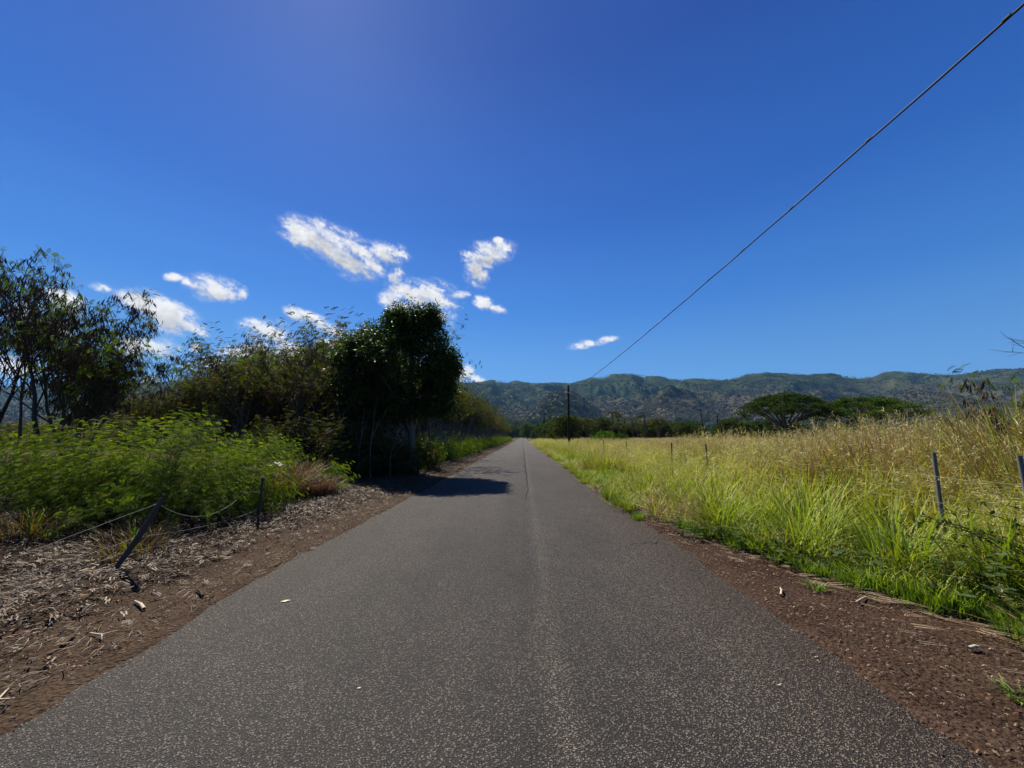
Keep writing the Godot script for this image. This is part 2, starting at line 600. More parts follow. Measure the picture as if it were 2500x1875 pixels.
func _ready() -> void:
	rng.seed = 20240
	wob.seed = 4
	wob.frequency = 0.5
	wob.fractal_octaves = 3
	patch.seed = 8
	patch.frequency = 0.6
	patch.fractal_octaves = 4

	# ---- camera, sky, sun, exposure
	var cam := Camera3D.new()
	cam.name = "camera"
	cam.fov = 89.91
	cam.near = 0.05
	cam.far = 12000.0
	cam.position = Vector3(0, 1.6, 0)
	cam.rotation_degrees = Vector3(7.79, 1.632, 0)
	add_child(cam)
	cam.current = true
	var to_sun := Vector3(-0.45, 1.0, -0.70).normalized()
	var expo := 1.8
	var we := WorldEnvironment.new()
	we.name = "world"
	var env := Environment.new()
	env.background_mode = Environment.BG_SKY
	env.tonemap_mode = Environment.TONE_MAPPER_LINEAR
	env.tonemap_exposure = expo
	env.sdfgi_enabled = true
	env.ssao_enabled = true
	env.ssil_enabled = true
	env.fog_enabled = true
	env.fog_density = 0.00005
	env.fog_light_color = Color(0.50, 0.75, 1.0)
	var pano := PanoramaSkyMaterial.new()
	pano.panorama = make_sky(to_sun, expo)
	env.sky = Sky.new()
	env.sky.sky_material = pano
	we.environment = env
	add_child(we)
	var sun := DirectionalLight3D.new()
	sun.name = "sun"
	sun.light_energy = 1.6
	sun.light_color = Color(1.0, 0.965, 0.90)
	sun.light_angular_distance = 0.55
	sun.shadow_enabled = true
	sun.sky_mode = DirectionalLight3D.SKY_MODE_LIGHT_ONLY
	add_child(sun)
	sun.look_at_from_position(to_sun * 100.0, Vector3.ZERO)

	make_materials()
	build_ground()
	build_mountains()
	build_poles()
	build_left_woods()
	build_left_verge()
	build_right_far()
	build_right_field()
	build_small()


func make_materials() -> void:
	var pair := chip_textures()
	var a := StandardMaterial3D.new()
	a.resource_name = "asphalt"
	a.albedo_texture = pair[0]
	a.heightmap_enabled = true
	a.heightmap_texture = pair[1]
	a.heightmap_scale = 1.3
	a.roughness = 0.8
	a.metallic_specular = 0.35
	a.vertex_color_use_as_albedo = true
	mats.asphalt = a
	var d := StandardMaterial3D.new()
	d.resource_name = "soil"
	d.albedo_texture = noise_tex(1024, 0.035, FastNoiseLite.TYPE_SIMPLEX_SMOOTH, 0, [[0.0, Color(0.52, 0.5, 0.48)], [0.5, Color(0.86, 0.85, 0.84)], [1.0, Color(1, 1, 1)]], 5, 21)
	d.heightmap_enabled = true
	d.heightmap_texture = noise_tex(1024, 0.03, FastNoiseLite.TYPE_SIMPLEX_SMOOTH, 0, [], 5, 22)
	d.heightmap_scale = 2.2
	d.roughness = 0.95
	d.metallic_specular = 0.15
	d.vertex_color_use_as_albedo = true
	mats.soil = d
	mats.bark = leafy("bark", Color.BLACK, 0.85, 0.2)
	mats.bark.cull_mode = BaseMaterial3D.CULL_BACK
	mats.leaf_dark = leafy("koa_leaf", Color(0.85, 1.0, 0.38), 0.65, 0.2)
	mats.leaf_bright = leafy("young_leaf", Color(0.85, 0.95, 0.28), 0.7, 0.12)
	mats.leaf_glossy = leafy("glossy_leaf", Color(0.75, 0.9, 0.25), 0.5, 0.3)
	mats.leaf_far = leafy("far_leaf", Color(0.75, 0.9, 0.3), 0.7, 0.12)
	mats.pod = leafy("seed_pod", Color(0.35, 0.22, 0.1), 0.6, 0.25)
	mats.grass = leafy("grass_blade", Color(0.85, 0.9, 0.35), 0.5, 0.35)
	mats.straw = leafy("straw", Color(0.6, 0.5, 0.3), 0.6, 0.3)
	mats.litter = leafy("litter", Color.BLACK, 0.6, 0.35)
	mats.scrub = leafy("hill_scrub", Color.BLACK, 0.9, 0.1)
	mats.hill = leafy("hillside", Color.BLACK, 0.95, 0.1)
	mats.metal = leafy("wire_metal", Color.BLACK, 0.35, 0.5)
	mats.metal.metallic = 0.6
	var g1 := Color(0.085, 0.120, 0.028)
	var g2 := Color(0.055, 0.080, 0.022)
	mats.sprig_fine = []
	mats.sprig_far = []
	mats.sprig_young = []
	mats.sprig_hedge = []
	for k in 6:
		mats.sprig_fine.append(sprig(5, 6, 0.20, 0.018, g1 if k % 2 else g2, Color(0.08, 0.07, 0.04)))
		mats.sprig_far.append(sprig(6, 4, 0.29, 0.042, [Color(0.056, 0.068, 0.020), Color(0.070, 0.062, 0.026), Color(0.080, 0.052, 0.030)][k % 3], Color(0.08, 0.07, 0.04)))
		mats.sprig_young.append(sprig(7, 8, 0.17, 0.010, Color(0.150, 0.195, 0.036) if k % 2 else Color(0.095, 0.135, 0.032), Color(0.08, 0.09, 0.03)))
		mats.sprig_hedge.append(sprig(5, 4, 0.22, 0.026, Color(0.16, 0.21, 0.036) if k % 2 else Color(0.12, 0.17, 0.034), Color(0.08, 0.09, 0.03)))
	mats.pods = []
	for k in 4:
		mats.pods.append(pods(9 + k, 0.17, [Color(0.055, 0.036, 0.024), Color(0.085, 0.055, 0.035)][k % 2]))


func build_ground() -> void:
	var xs := lines([[-4400, -2000, 800], [-2000, -400, 200], [-400, -80, 32], [-80, -20, 6], [-20, -8, 0.8], [-8, -3.4, 0.16], [-3.4, -2.6, 0.045], [-2.6, 1.9, 0.9], [1.9, 2.65, 0.045], [2.65, 6, 0.16], [6, 20, 0.8], [20, 80, 6], [80, 400, 32], [400, 2000, 200], [2000, 4400, 800]])
	var zs := lines([[600, 100, 100], [100, 20, 16], [20, 2, 1.0], [2, -14, 0.1], [-14, -30, 0.25], [-30, -80, 1.0], [-80, -300, 6], [-300, -1000, 50], [-1000, -4300, 550]])
	sheet("ground", xs, zs, gh, ground_color, mats.soil, 0.7)
	var rx := lines([[ROAD_L - 0.35, ROAD_R + 0.35, 0.085]])
	var rz := lines([[14, -1, 0.5], [-1, -16, 0.12], [-16, -50, 0.4], [-50, -200, 2.5], [-200, -900, 25]])
	sheet("road", rx, rz, func(x, _z): return road_y(x), road_color, mats.asphalt, 0.42)
	# the open joint between the two paving lanes, and cracks
	var seam := Buf.new()
	var dark := Color(0.018, 0.017, 0.017)
	var z := -4.0
	while z > -320.0:
		var step := 0.11 if z > -30.0 else (0.35 if z > -90.0 else 2.5)
		var w0 := 0.006 + 0.020 * smoothstep(-6.0, -22.0, z)
		if z < -10.0:
			var xa := seam_x(z)
			var xb := seam_x(z - step)
			var ha := w0 * (0.6 + 0.8 * absf(wob.get_noise_2d(z * 4.0, 60.0)))
			ribbon(seam, Vector3(xa, road_y(xa) + 0.004, z), Vector3(xb, road_y(xb) + 0.004, z - step), ha, dark)
		z -= step
	var o := part("pavement_joint", seam, mats.hill, self)
	o.set_meta("kind", "structure")
	var crack := Buf.new()
	for row in [[2.1, -9.3, 0.9, -9.0], [1.9, -8.1, 1.2, -7.95], [2.1, -10.6, 0.7, -11.0], [1.3, -11.6, 0.3, -11.2], [2.0, -12.6, 1.4, -12.9], [-2.6, -13.6, -1.2, -14.3], [1.6, -14.6, 0.4, -15.1], [-2.2, -17.8, -0.5, -18.3], [2.1, -19.0, 0.5, -18.4], [-2.7, -23.0, -0.9, -24.4], [1.9, -27.0, 0.4, -26.2], [0.15, -21.0, -1.6, -22.0], [2.05, -6.2, 1.55, -6.0]]:
		var p := Vector3(row[0], 0, row[1])
		var e := Vector3(row[2], 0, row[3])
		for k in 14:
			var q := p.lerp(e, 1.0 / (14 - k)) + Vector3(R(-0.03, 0.03), 0, R(-0.07, 0.07))
			ribbon(crack, Vector3(p.x, road_y(p.x) + 0.004, p.z), Vector3(q.x, road_y(q.x) + 0.004, q.z), R(0.003, 0.008), dark)
			p = q
	o = part("pavement_cracks", crack, mats.hill, self)
	o.set_meta("kind", "structure")


func seam_x(z: float) -> float:
	return 0.10 + wob.get_noise_2d(z * 0.55, 400.0) * 0.10 + wob.get_noise_2d(z * 3.0, 410.0) * 0.02


func ribbon(b: Buf, p: Vector3, q: Vector3, half: float, col: Color) -> void:
	var s := (q - p).cross(Vector3.UP).normalized() * half
	b.tri(p - s, q - s, q + s, col)
	b.tri(p - s, q + s, p + s, col)


# ---------------------------------------------------------------- mountains

var skyline := PackedFloat32Array()
var lump := FastNoiseLite.new()
var ridged := FastNoiseLite.new()


func tan_at(az: float) -> float:
	for k in range(0, skyline.size() - 2, 2):
		if az < skyline[k + 2] or k == skyline.size() - 4:
			return tan(deg_to_rad(lerpf(skyline[k + 1], skyline[k + 3], clampf((az - skyline[k]) / (skyline[k + 2] - skyline[k]), 0, 1))))
	return 0.1


func ridge_r(az: float) -> float:
	return 2600.0 + 200.0 * sin(az * 0.13 + 1.0) + 1500.0 * smoothstep(-14.0, -30.0, az)


func hill_y(az: float, r: float) -> float:
	var rr := ridge_r(az)
	var foot := 950.0
	var t := (r - foot) / (rr - foot)
	if t <= 0.0: return -6.0
	var top := tan_at(az) * rr
	var ar := deg_to_rad(az)
	var x := sin(ar) * r
	var z := -cos(ar) * r
	if t > 1.0:
		return top * (1.0 - (t - 1.0) * 1.2)
	var env := top * pow(t, 1.35)
	var wx := x + lump.get_noise_2d(x * 0.002, z * 0.002) * 260.0
	var rg := 1.0 - absf(ridged.get_noise_2d(wx * 1.0, z * 0.42))      # sharp spurs that run down towards the road
	rg = 1.0 - pow(1.0 - clampf(rg, 0, 1), 1.5)
	var rg2 := 1.0 - absf(ridged.get_noise_2d(wx * 2.9 + 900.0, z * 1.5))
	var cut := (0.80 * (1.0 - rg) + 0.05 * (1.0 - rg2)) * pow(sin(PI * minf(t * 0.94 + 0.03, 1.0)), 0.7)
	var h := env * (1.0 - cut)
	h += (1.0 - t) * t * 60.0 * lump.get_noise_2d(x * 0.012, z * 0.012)
	# nearer foothills
	for f in [[5.9, 1500.0, 182.0, 6.0, 400.0], [21.0, 1750.0, 214.0, 5.8, 420.0], [-7.5, 1550.0, 170.0, 5.2, 420.0], [33.0, 1800.0, 175.0, 5.5, 400.0], [46.0, 1750.0, 140.0, 6.5, 400.0]]:
		var dx: float = (az - f[0]) / f[3]
		var dz: float = (r - f[1]) / f[4]
		var q := sqrt(dx * dx + dz * dz)
		if q < 1.6:
			var g: float = f[2] * (0.5 + 0.5 * cos(PI * minf(q / 1.6, 1.0))) * (0.88 + 0.24 * lump.get_noise_2d(x * 0.006 + 70.0, z * 0.006))
			h = 0.5 * (h + g + sqrt((h - g) * (h - g) + 900.0))
	return minf(h, tan_at(az) * r * 0.985) - 6.0 * (1.0 - smoothstep(0.0, 0.05, t))


func build_mountains() -> void:
	for s in "-80,4.5,-55,4.51,-51.4,4.79,-44.1,6.11,-33.3,8.5,-22.3,8.58,-9,8.06,-6.4,8.16,-4.8,8.42,-3.1,8.25,-2.2,8.07,-1.6,8.37,-0.7,8.37,0.2,8.12,2.2,7.93,4.5,8.02,7.2,7.85,8.8,8.24,9.9,8.62,11.8,8.62,12.7,9,16,8.97,17.9,8.47,19.7,8.43,20.9,7.96,23,7.73,23.8,7.85".split(","):
		skyline.append(s.to_float())
	for s in "25.5,7.62,27.3,7.39,29,7.59,30,7.93,32.2,7.99,34.1,7.66,36.2,7.31,38.4,7.24,39.6,6.83,40.8,6.47,41.9,6.5,42.8,6.88,43.5,6.89,44.3,6.75,45.4,6.49,47.5,6.11,48.2,6.02,49.2,6.17,50.5,6.22,51.9,6.07,80,5.5".split(","):
		skyline.append(s.to_float())
	lump.seed = 31
	lump.frequency = 1.0
	lump.fractal_octaves = 4
	ridged.seed = 77
	ridged.frequency = 0.0026
	ridged.fractal_type = FastNoiseLite.FRACTAL_NONE
	var v := PackedVector3Array()
	var c := PackedColorArray()
	var id := PackedInt32Array()
	var na := 620
	var nr := 84
	for j in nr + 1:
		for i in na + 1:
			var az := lerpf(-72.0, 72.0, float(i) / na)
			var rr := ridge_r(az)
			var r := lerpf(920.0, rr + 500.0, pow(float(j) / nr, 1.1))
			var a := deg_to_rad(az)
			var y := hill_y(az, r)
			v.append(Vector3(sin(a) * r, y + 1.6, -cos(a) * r))
			c.append(hill_color(v[v.size() - 1], az) * 0.85)
	var w := na + 1
	for j in nr:
		for i in na:
			var a := j * w + i
			for q in [a, a + w, a + 1, a + 1, a + w, a + w + 1]:
				id.append(q)
	var arr := []
	arr.resize(Mesh.ARRAY_MAX)
	arr[Mesh.ARRAY_VERTEX] = v
	arr[Mesh.ARRAY_COLOR] = c
	arr[Mesh.ARRAY_INDEX] = id
	var st := SurfaceTool.new()
	st.create_from_arrays(arr)
	st.generate_normals()
	var o := MeshInstance3D.new()
	o.name = "mountains"
	o.mesh = st.commit()
	o.material_override = mats.hill
	add_child(o)
	o.set_meta("kind", "structure")
	# scrub and trees that cover the slopes: nobody could count them
	var blob := Buf.new()
	var sm := SphereMesh.new()
	sm.radial_segments = 7
	sm.rings = 3
	sm.radius = 1.0
	sm.height = 2.0
	var sa := sm.get_mesh_arrays()
	var sv: PackedVector3Array = sa[Mesh.ARRAY_VERTEX]
	for k in sv.size():
		sv[k] *= 1.0 + 0.45 * lump.get_noise_3dv(sv[k] * 1.7)
	for k in sa[Mesh.ARRAY_INDEX]:
		blob.v.append(sv[k] * Vector3(1, 0.8, 1))
		blob.c.append(Color(1, 1, 1))
	var places: Array[Transform3D] = []
	var tints: Array[Color] = []
	for k in 190000:
		var az := R(-56, 58)
		var t := pow(R(0, 1), 0.85)
		var r := lerpf(1000.0, ridge_r(az) + 20.0, t)
		var a := deg_to_rad(az)
		var p := Vector3(sin(a) * r, 0, -cos(a) * r)
		var dn := lump.get_noise_2d(p.x * 0.004 + 3.0, p.z * 0.004)
		if R(0, 1) > 0.85 + dn * 0.5 + 0.2 * t: continue
		p.y = hill_y(az, r) + 1.6
		var s := R(1.7, 3.3) * (1.0 + 0.7 * maxf(dn, 0.0)) * (1.05 - 0.35 * t)
		places.append(Transform3D(Basis(Vector3.UP, R(0, TAU)).scaled(Vector3(s, s * R(0.7, 1.3), s)), p + Vector3.UP * s * 0.25))
		var hc := hill_color(p, az)
		var g := Color(0.052, 0.072, 0.022).lerp(Color(0.092, 0.094, 0.034), R(0, 1))
		tints.append(vary(g.lerp(hc, 0.78), 0.14))
	var mm := scatter("hillside_scrub", mesh_of(blob), mats.scrub, places, tints)
	tag(mm, "dense scrub and small trees covering the mountain slopes", "scrub")


func hill_color(p: Vector3, az: float) -> Color:
	var n1 := lump.get_noise_2d(p.x * 0.0028, p.z * 0.0028)
	var n2 := lump.get_noise_2d(p.x * 0.02 + 40.0, p.z * 0.02)
	var dry := clampf(1.15 - p.y / 210.0 + n1 * 0.7 + 0.25 * smoothstep(8.0, 30.0, az) + 0.35 * (1.0 - smoothstep(1700.0, 2100.0, Vector2(p.x, p.z).length())), 0, 1)
	var col := Color(0.036, 0.056, 0.024).lerp(Color(0.066, 0.059, 0.042), dry)
	col = col.lerp(Color(0.095, 0.092, 0.042), clampf(n2 * 0.9, 0, 0.4))
	return Color(col.r * (1 + n2 * 0.35), col.g * (1 + n2 * 0.35), col.b * (1 + n2 * 0.35))


# ---------------------------------------------------------------- poles and cable

func build_poles() -> void:
	var where := [Vector3(5.5, 0, 9.5), Vector3(5.3, 0, -45), Vector3(5.55, 0, -100), Vector3(5.2, 0, -143), Vector3(5.5, 0, -200), Vector3(5.5, 0, -250), Vector3(5.6, 0, -310), Vector3(5.6, 0, -370)]
	var words := ["behind the viewer", "nearest and tallest dark wooden utility pole standing in the roadside grass", "second dark utility pole down the road, beyond the tallest one", "third dark utility pole along the right side of the road", "fourth dark utility pole along the road, shorter in view", "fifth utility pole along the road before the far trees", "sixth utility pole along the road, a thin line", "last tiny utility pole where the road meets the trees"]
	for k in range(1, where.size()):
		var p: Vector3 = where[k]
		p.y = gh(p.x, p.z)
		var t := thing("utility_pole", words[k], "utility pole", p, 0, "utility poles along the right side of the road")
		var b := Buf.new()
		var lean := 0.04 if k % 2 else -0.06
		b.tube([Vector3(0, -0.5, 0), Vector3(lean * 0.3, 2.5, 0), Vector3(lean * 0.7, 5.2, 0), Vector3(lean, 7.45, 0), Vector3(lean, 7.52, 0), Vector3(lean, 7.53, 0)], [0.15, 0.14, 0.125, 0.11, 0.09, 0.001], 12, Color(0.028, 0.022, 0.018))
		part("pole", b, mats.bark, t)
		var c := Buf.new()
		c.tube([Vector3(-0.16, 6.58, 0), Vector3(0.14, 6.58, 0)], [0.03, 0.03], 6, Color(0.05, 0.05, 0.05))
		part("bracket", c, mats.metal, t)
		var ins := Buf.new()
		ins.tube([Vector3(-0.13, 6.585, 0), Vector3(-0.13, 6.62, 0), Vector3(-0.13, 6.66, 0), Vector3(-0.13, 6.70, 0)], [0.03, 0.045, 0.03, 0.001], 8, Color(0.16, 0.13, 0.11))
		part("insulator", ins, mats.pod, t)
	for k in range(0, where.size() - 1):
		var a: Vector3 = where[k] + Vector3(-0.13, 6.62, 0)
		var e: Vector3 = where[k + 1] + Vector3(-0.13, 6.62, 0)
		var t := thing("overhead_cable", ["thick black overhead cable crossing the upper right sky to the nearest pole", "overhead cable from the nearest pole to the second pole", "overhead cable between the second and third poles", "overhead cable between the third and fourth poles", "overhead cable between the fourth and fifth poles", "overhead cable between the fifth and sixth poles", "overhead cable between the last two poles"][k], "cable", a, 0, "overhead cable spans")
		var d := e - a
		var sag := 0.00089 * d.length() * d.length() / 4.0
		var pts := []
		var wire := []
		var r1 := []
		var r2 := []
		var n := 160 if k == 0 else 40
		for i in n + 1:
			var u := float(i) / n
			var p := d * u - Vector3.UP * 4.0 * sag * u * (1 - u)
			var s := 0.008 * sin(u * 140.0)
			pts.append(p + Vector3(s * 0.5, s, 0))
			wire.append(p + Vector3(0.010, 0.019 + s * 0.4, 0))
			r1.append(0.0145)
			r2.append(0.0055)
		var b := Buf.new()
		b.tube(pts, r1, 8, Color(0.012, 0.012, 0.015))
		part("cable", b, mats.pod, t)
		if k == 0:
			var m := Buf.new()
			m.tube(wire, r2, 6, Color(0.45, 0.45, 0.46))
			part("messenger_wire", m, mats.metal, t)
			for i in range(4, n, 5):
				var c := Buf.new()
				var q: Vector3 = pts[i]
				c.tube([q - d.normalized() * 0.035 + Vector3.UP * 0.01, q + d.normalized() * 0.035 + Vector3.UP * 0.01], [0.022, 0.022], 7, Color(0.02, 0.02, 0.022))
				part("lashing_clamp", c, mats.pod, t)


# ---------------------------------------------------------------- left side

func on_ground(x: float, z: float) -> Vector3:
	return Vector3(x, gh(x, z), z)


func surface_at(x: float, z: float) -> Vector3:   # the top of the road or the soil, whichever lies higher
	return Vector3(x, maxf(gh(x, z), road_y(x)) if x > ROAD_L - 0.35 and x < ROAD_R + 0.35 else gh(x, z), z)


func build_left_woods() -> void:
	# slender trees at the left edge of the picture
	var rows := [
		[-11.6, -9.0, Vector3(-0.16, 0, 0.02), 5.5, 0.095, "tall slender koa haole tree nearest the left edge, leaning left"],
		[-11.0, -9.2, Vector3(-0.30, 0, 0.05), 5.0, 0.075, "slender tree leaning hard to the left behind the bright bush"],
		[-11.0, -9.4, Vector3(-0.02, 0, 0.0), 4.4, 0.065, "straight slender tree right of the two leaning trunks at left"],
		[-11.6, -9.9, Vector3(-0.06, 0, 0.03), 4.1, 0.055, "thin trunk crowded between the leaning trees at left"],
		[-13.0, -10.9, Vector3(0.0, 0, 0.1), 3.4, 0.06, "slender tree with hanging brown pods beyond the left trunks"],
		[-11.3, -9.8, Vector3(0.2, 0, 0.0), 2.9, 0.055, "small tree leaning right with feathery green crown above the bush"],
		[-13.6, -9.6, Vector3(0.12, 0, 0.0), 5.8, 0.08, "tree at the left picture edge whose branches enter the view"],
		[-13.0, -10.8, Vector3(0.05, 0, 0.05), 4.9, 0.06, "tree behind the trunks at the left picture edge"],
		[-13.6, -11.8, Vector3(0.0, 0, 0.0), 3.9, 0.05, "thin tree seen between the left trunks, against the far hill"],
		[-10.9, -9.1, Vector3(-0.2, 0, 0.1), 5.0, 0.05, "thin stem rising between the leaning trunk and the straight trunk"],
		[-10.9, -9.3, Vector3(0.06, 0, 0.0), 3.6, 0.045, "short slender tree at the right end of the left group"],
		[-12.4, -9.2, Vector3(-0.05, 0, 0.0), 5.6, 0.06, "slender tree left of the nearest trunk, its crown at the picture edge"]]
	for r in rows:
		feathery_tree("koa_haole_tree", r[5], "slender trees at the left edge", on_ground(r[0], r[1]), r[2], r[3] * 0.88, r[4], 0.45, true)
	# two tall thin crowns above the thicket
	feathery_tree("thin_tree", "thin tree rising above the thicket left of the big tree, leaning left", "", on_ground(-11.2, -15.0), Vector3(-0.1, 0, 0), 5.0, 0.05, 0.45, true)
	feathery_tree("thin_tree", "thin wispy tree top beside the left flank of the big dark tree", "", on_ground(-9.2, -15.2), Vector3(-0.05, 0, 0), 4.8, 0.05, 0.45, true)
	# the thicket
	var kinds := []
	for k in 7:
		var t := feathery_tree("thicket_tree", "slim koa haole tree in the dense dark thicket behind the bright bush", "koa haole trees of the thicket", Vector3.ZERO, flat_dir(k * 2.1) * 0.06, R(4.4, 5.4), R(0.03, 0.045), 0.85, false, 2)
		kinds.append(t)
	var spots: Array[Vector3] = []
	# front edge seen across the bush
	var tries := 0
	while spots.size() < 185 and tries < 6000:
		tries += 1
		var x := R(-30, -7.9)
		var depth := pow(R(0, 1), 1.6) * 11.0
		var z := -16.0 - maxf(0.0, (x + 12.0)) * 0.2 - depth
		if x < z * 1.03: continue
		if x > -9.2 and z > -17.5 or x > -7.9: continue
		var ok := true
		for s in spots:
			if Vector2(s.x - x, s.z - z).length() < 0.75: ok = false
		if ok: spots.append(Vector3(x, 0, z))
	var front := spots.size()
	# along the road
	var zz := -19.5
	while zz > -210.0:
		for row in 2:
			spots.append(Vector3(-8.1 - row * 1.7 + R(-0.5, 0.4), 0, zz + R(-0.7, 0.7)))
		zz -= 1.5 + 0.035 * (-zz - 19.0)
	for k in spots.size():
		var p := spots[k]
		var s := R(0.87, 1.08) * (lerpf(0.56, 0.90, smoothstep(-19.0, -9.5, p.x)) if k < front else 1.36)
		var src: Node3D = kinds[k % kinds.size()]
		var at := on_ground(p.x, p.z)
		if k < kinds.size():
			src.position = at
			src.rotation.y = R(0, TAU)
			src.scale = Vector3.ONE * 0.66
		else:
			copy_of(src, at, R(0, TAU), Vector3(s * R(1.0, 1.3), s, s * R(1.0, 1.3)), "" if k < front else "slim koa haole tree in the wood behind the roadside row of bright shrubs", "" if k < front else "koa haole trees along the road beyond the big tree")
	# the depth of the wood behind the rows that show
	var deep: Array[Array] = []
	for i in 7: deep.append([[] as Array[Transform3D], [] as Array[Color]])
	for i in 1100:
		var x := R(-46, -11)
		var z := R(-27, -75) if i < 400 else -22.0 - 190.0 * pow(R(0, 1), 1.5)
		if x < z * 1.0: continue
		if i >= 400: x = -9.6 - 9.0 * pow(R(0, 1), 1.8)
		var s := R(0.85, 1.12) * (lerpf(0.56, 0.85, smoothstep(-26.0, -11.0, x)) if i < 400 and z > -45.0 else (1.1 if i < 400 else 1.3))
		deep[i % 7][0].append(Transform3D(Basis(Vector3.UP, R(0, TAU)).scaled(Vector3(s, s, s)), on_ground(x, z)))
		deep[i % 7][1].append(Color(1, 1, 1))
	var mass := Node3D.new()
	mass.name = "thicket_interior"
	add_child(mass)
	tag(mass, "dense interior of the koa haole thicket behind its front trees", "woodland", "", "stuff")
	for i in 7:
		for nm in ["trunk", "foliage", "seed_pods"]:
			var src: MeshInstance3D = kinds[i].get_node(nm)
			scatter(nm, src.mesh, src.material_override, deep[i][0], deep[i][1], mass)
	# the big dark tree
	var base := on_ground(-4.75, -16.4)
	var big := thing("broadleaf_tree", "big dense dark green broadleaf tree with a pale trunk beside the road", "tree", base)
	var wood := Buf.new()
	var bark := Color(0.125, 0.112, 0.098)
	var trunk := [Vector3(0.1, -0.3, 0), Vector3(0.06, 0.6, 0), Vector3(0, 1.5, 0), Vector3(-0.1, 2.5, 0), Vector3(-0.15, 3.6, 0.1), Vector3(-0.1, 5.0, 0)]
	wood.tube(trunk, [0.22, 0.16, 0.14, 0.13, 0.10, 0.05], 12, bark)
	part("trunk", wood, mats.bark, big)
	for q in [[2, Vector3(-2.2, 4.6, 0.3)], [3, Vector3(1.1, 4.4, -0.3)], [3, Vector3(-1.4, 5.2, -1.0)], [4, Vector3(0.2, 6.8, 0.2)], [2, Vector3(-0.9, 3.9, 1.4)], [3, Vector3(0.4, 4.4, 1.3)]]:
		var limb := Buf.new()
		var s: Vector3 = trunk[q[0]]
		var m: Vector3 = s.lerp(q[1], 0.5) + Vector3(0, 0.25, 0)
		limb.tube([s, m, q[1]], [0.075, 0.055, 0.02], 7, bark * 0.7)
		part("limb", limb, mats.bark, big)
	var crown := Buf.new()
	var cols := [Color(0.034, 0.056, 0.014), Color(0.048, 0.072, 0.016), Color(0.026, 0.044, 0.013), Color(0.085, 0.105, 0.020)]
	for e in [[-0.5, 4.4, 0.0, 1.9, 1.6, 1.9, 310], [-0.15, 6.2, 0.0, 1.0, 1.2, 1.05, 190], [0.75, 6.6, 0.0, 0.45, 0.6, 0.5, 50], [-0.85, 6.75, 0.0, 0.45, 0.45, 0.5, 36], [0.45, 6.5, 0.1, 0.5, 0.75, 0.6, 50], [-0.75, 6.2, 0.1, 0.7, 0.7, 0.8, 70], [-1.8, 5.2, 0.1, 1.15, 1.15, 1.2, 190], [-2.8, 4.5, 0.1, 0.75, 1.15, 1.0, 120], [-2.6, 5.5, 0.0, 0.45, 0.4, 0.5, 26], [1.15, 4.4, 0.0, 0.8, 1.35, 1.2, 180], [1.75, 4.5, 0.0, 0.4, 0.6, 0.6, 36], [1.1, 5.75, 0.0, 0.35, 0.35, 0.4, 18], [-0.6, 2.9, 0.1, 1.7, 0.8, 1.4, 190], [-2.2, 3.2, 0.2, 0.9, 1.0, 1.2, 110], [1.2, 3.1, 0.1, 0.8, 0.9, 1.0, 110], [-2.2, 2.2, -0.2, 0.9, 0.7, 0.9, 80]]:
		crown_leaves(crown, Vector3(e[0], e[1], e[2]), Vector3(e[3], e[4], e[5]) * 1.02, int(e[6] * 1.3), 26, 0.16, 0.055, 0.30, cols, 0.6)
	for k in 90:   # ragged tufts that stand out of the outline
		var d := rdir()
		d.y = absf(d.y) * 1.1 - 0.25
		var q := Vector3(-0.55, 4.5, 0.0) + Vector3(d.x * (2.15 if d.y < 0.45 else 1.5), d.y * 2.6, d.z * 1.9) * R(0.92, 1.12)
		crown_leaves(crown, q, Vector3(0.12, 0.2, 0.12), 3, 14, 0.15, 0.045, 0.22, cols, 0.2)
	part("crown", crown, mats.leaf_glossy, big)
	# dark undergrowth in its shade
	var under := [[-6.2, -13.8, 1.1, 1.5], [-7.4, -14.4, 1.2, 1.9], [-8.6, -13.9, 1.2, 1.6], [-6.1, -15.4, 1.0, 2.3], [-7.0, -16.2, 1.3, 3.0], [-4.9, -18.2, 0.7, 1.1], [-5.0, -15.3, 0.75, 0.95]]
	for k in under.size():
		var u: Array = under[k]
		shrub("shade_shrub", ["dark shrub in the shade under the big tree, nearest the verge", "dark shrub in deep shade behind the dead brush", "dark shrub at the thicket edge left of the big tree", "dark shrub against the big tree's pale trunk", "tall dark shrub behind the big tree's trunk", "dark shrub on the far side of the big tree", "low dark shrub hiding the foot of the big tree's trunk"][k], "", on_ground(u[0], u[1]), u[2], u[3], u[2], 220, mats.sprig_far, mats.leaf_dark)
	# bare saplings in front of the big tree
	for k in 7:
		var p := on_ground(-7.3 + k * 0.42 + R(-0.1, 0.1), -13.2 - R(0, 1.2))
		var t := thing("sapling", "thin bare grey sapling stem in the shade before the big tree", "sapling", p, 0, "bare saplings under the big tree")
		var b := Buf.new()
		var tips := []
		branch(b, tips, Vector3(0, -0.1, 0), Vector3(R(-0.2, 0.2), 1, 0).normalized(), R(1.2, 2.0), 0.016, 1, 0.04, 0.4, 2, Color(0.20, 0.18, 0.15), 0.6)
		part("stem", b, mats.bark, t)
	# row of young bright shrubs along the verge
	var hedge := []
	for k in 4:
		hedge.append(shrub("roadside_shrub", "young bright green shrub in the roadside row before the thicket", "bright shrubs in a row along the left verge", Vector3.ZERO, R(0.7, 0.9), R(1.05, 1.25), R(0.7, 0.9), 95, mats.sprig_hedge, mats.leaf_bright))
	var z := -18.4
	var k := 0
	while z > -150.0:
		var p := on_ground(-5.05 + R(-0.4, 0.25), z)
		var s := R(0.85, 1.12)
		if k < 4:
			hedge[k].position = p
		else:
			copy_of(hedge[k % 4], p, R(0, TAU), Vector3(s, s * R(0.9, 1.1), s))
		k += 1
		z -= 1.15 + 0.012 * (-z - 18.0)


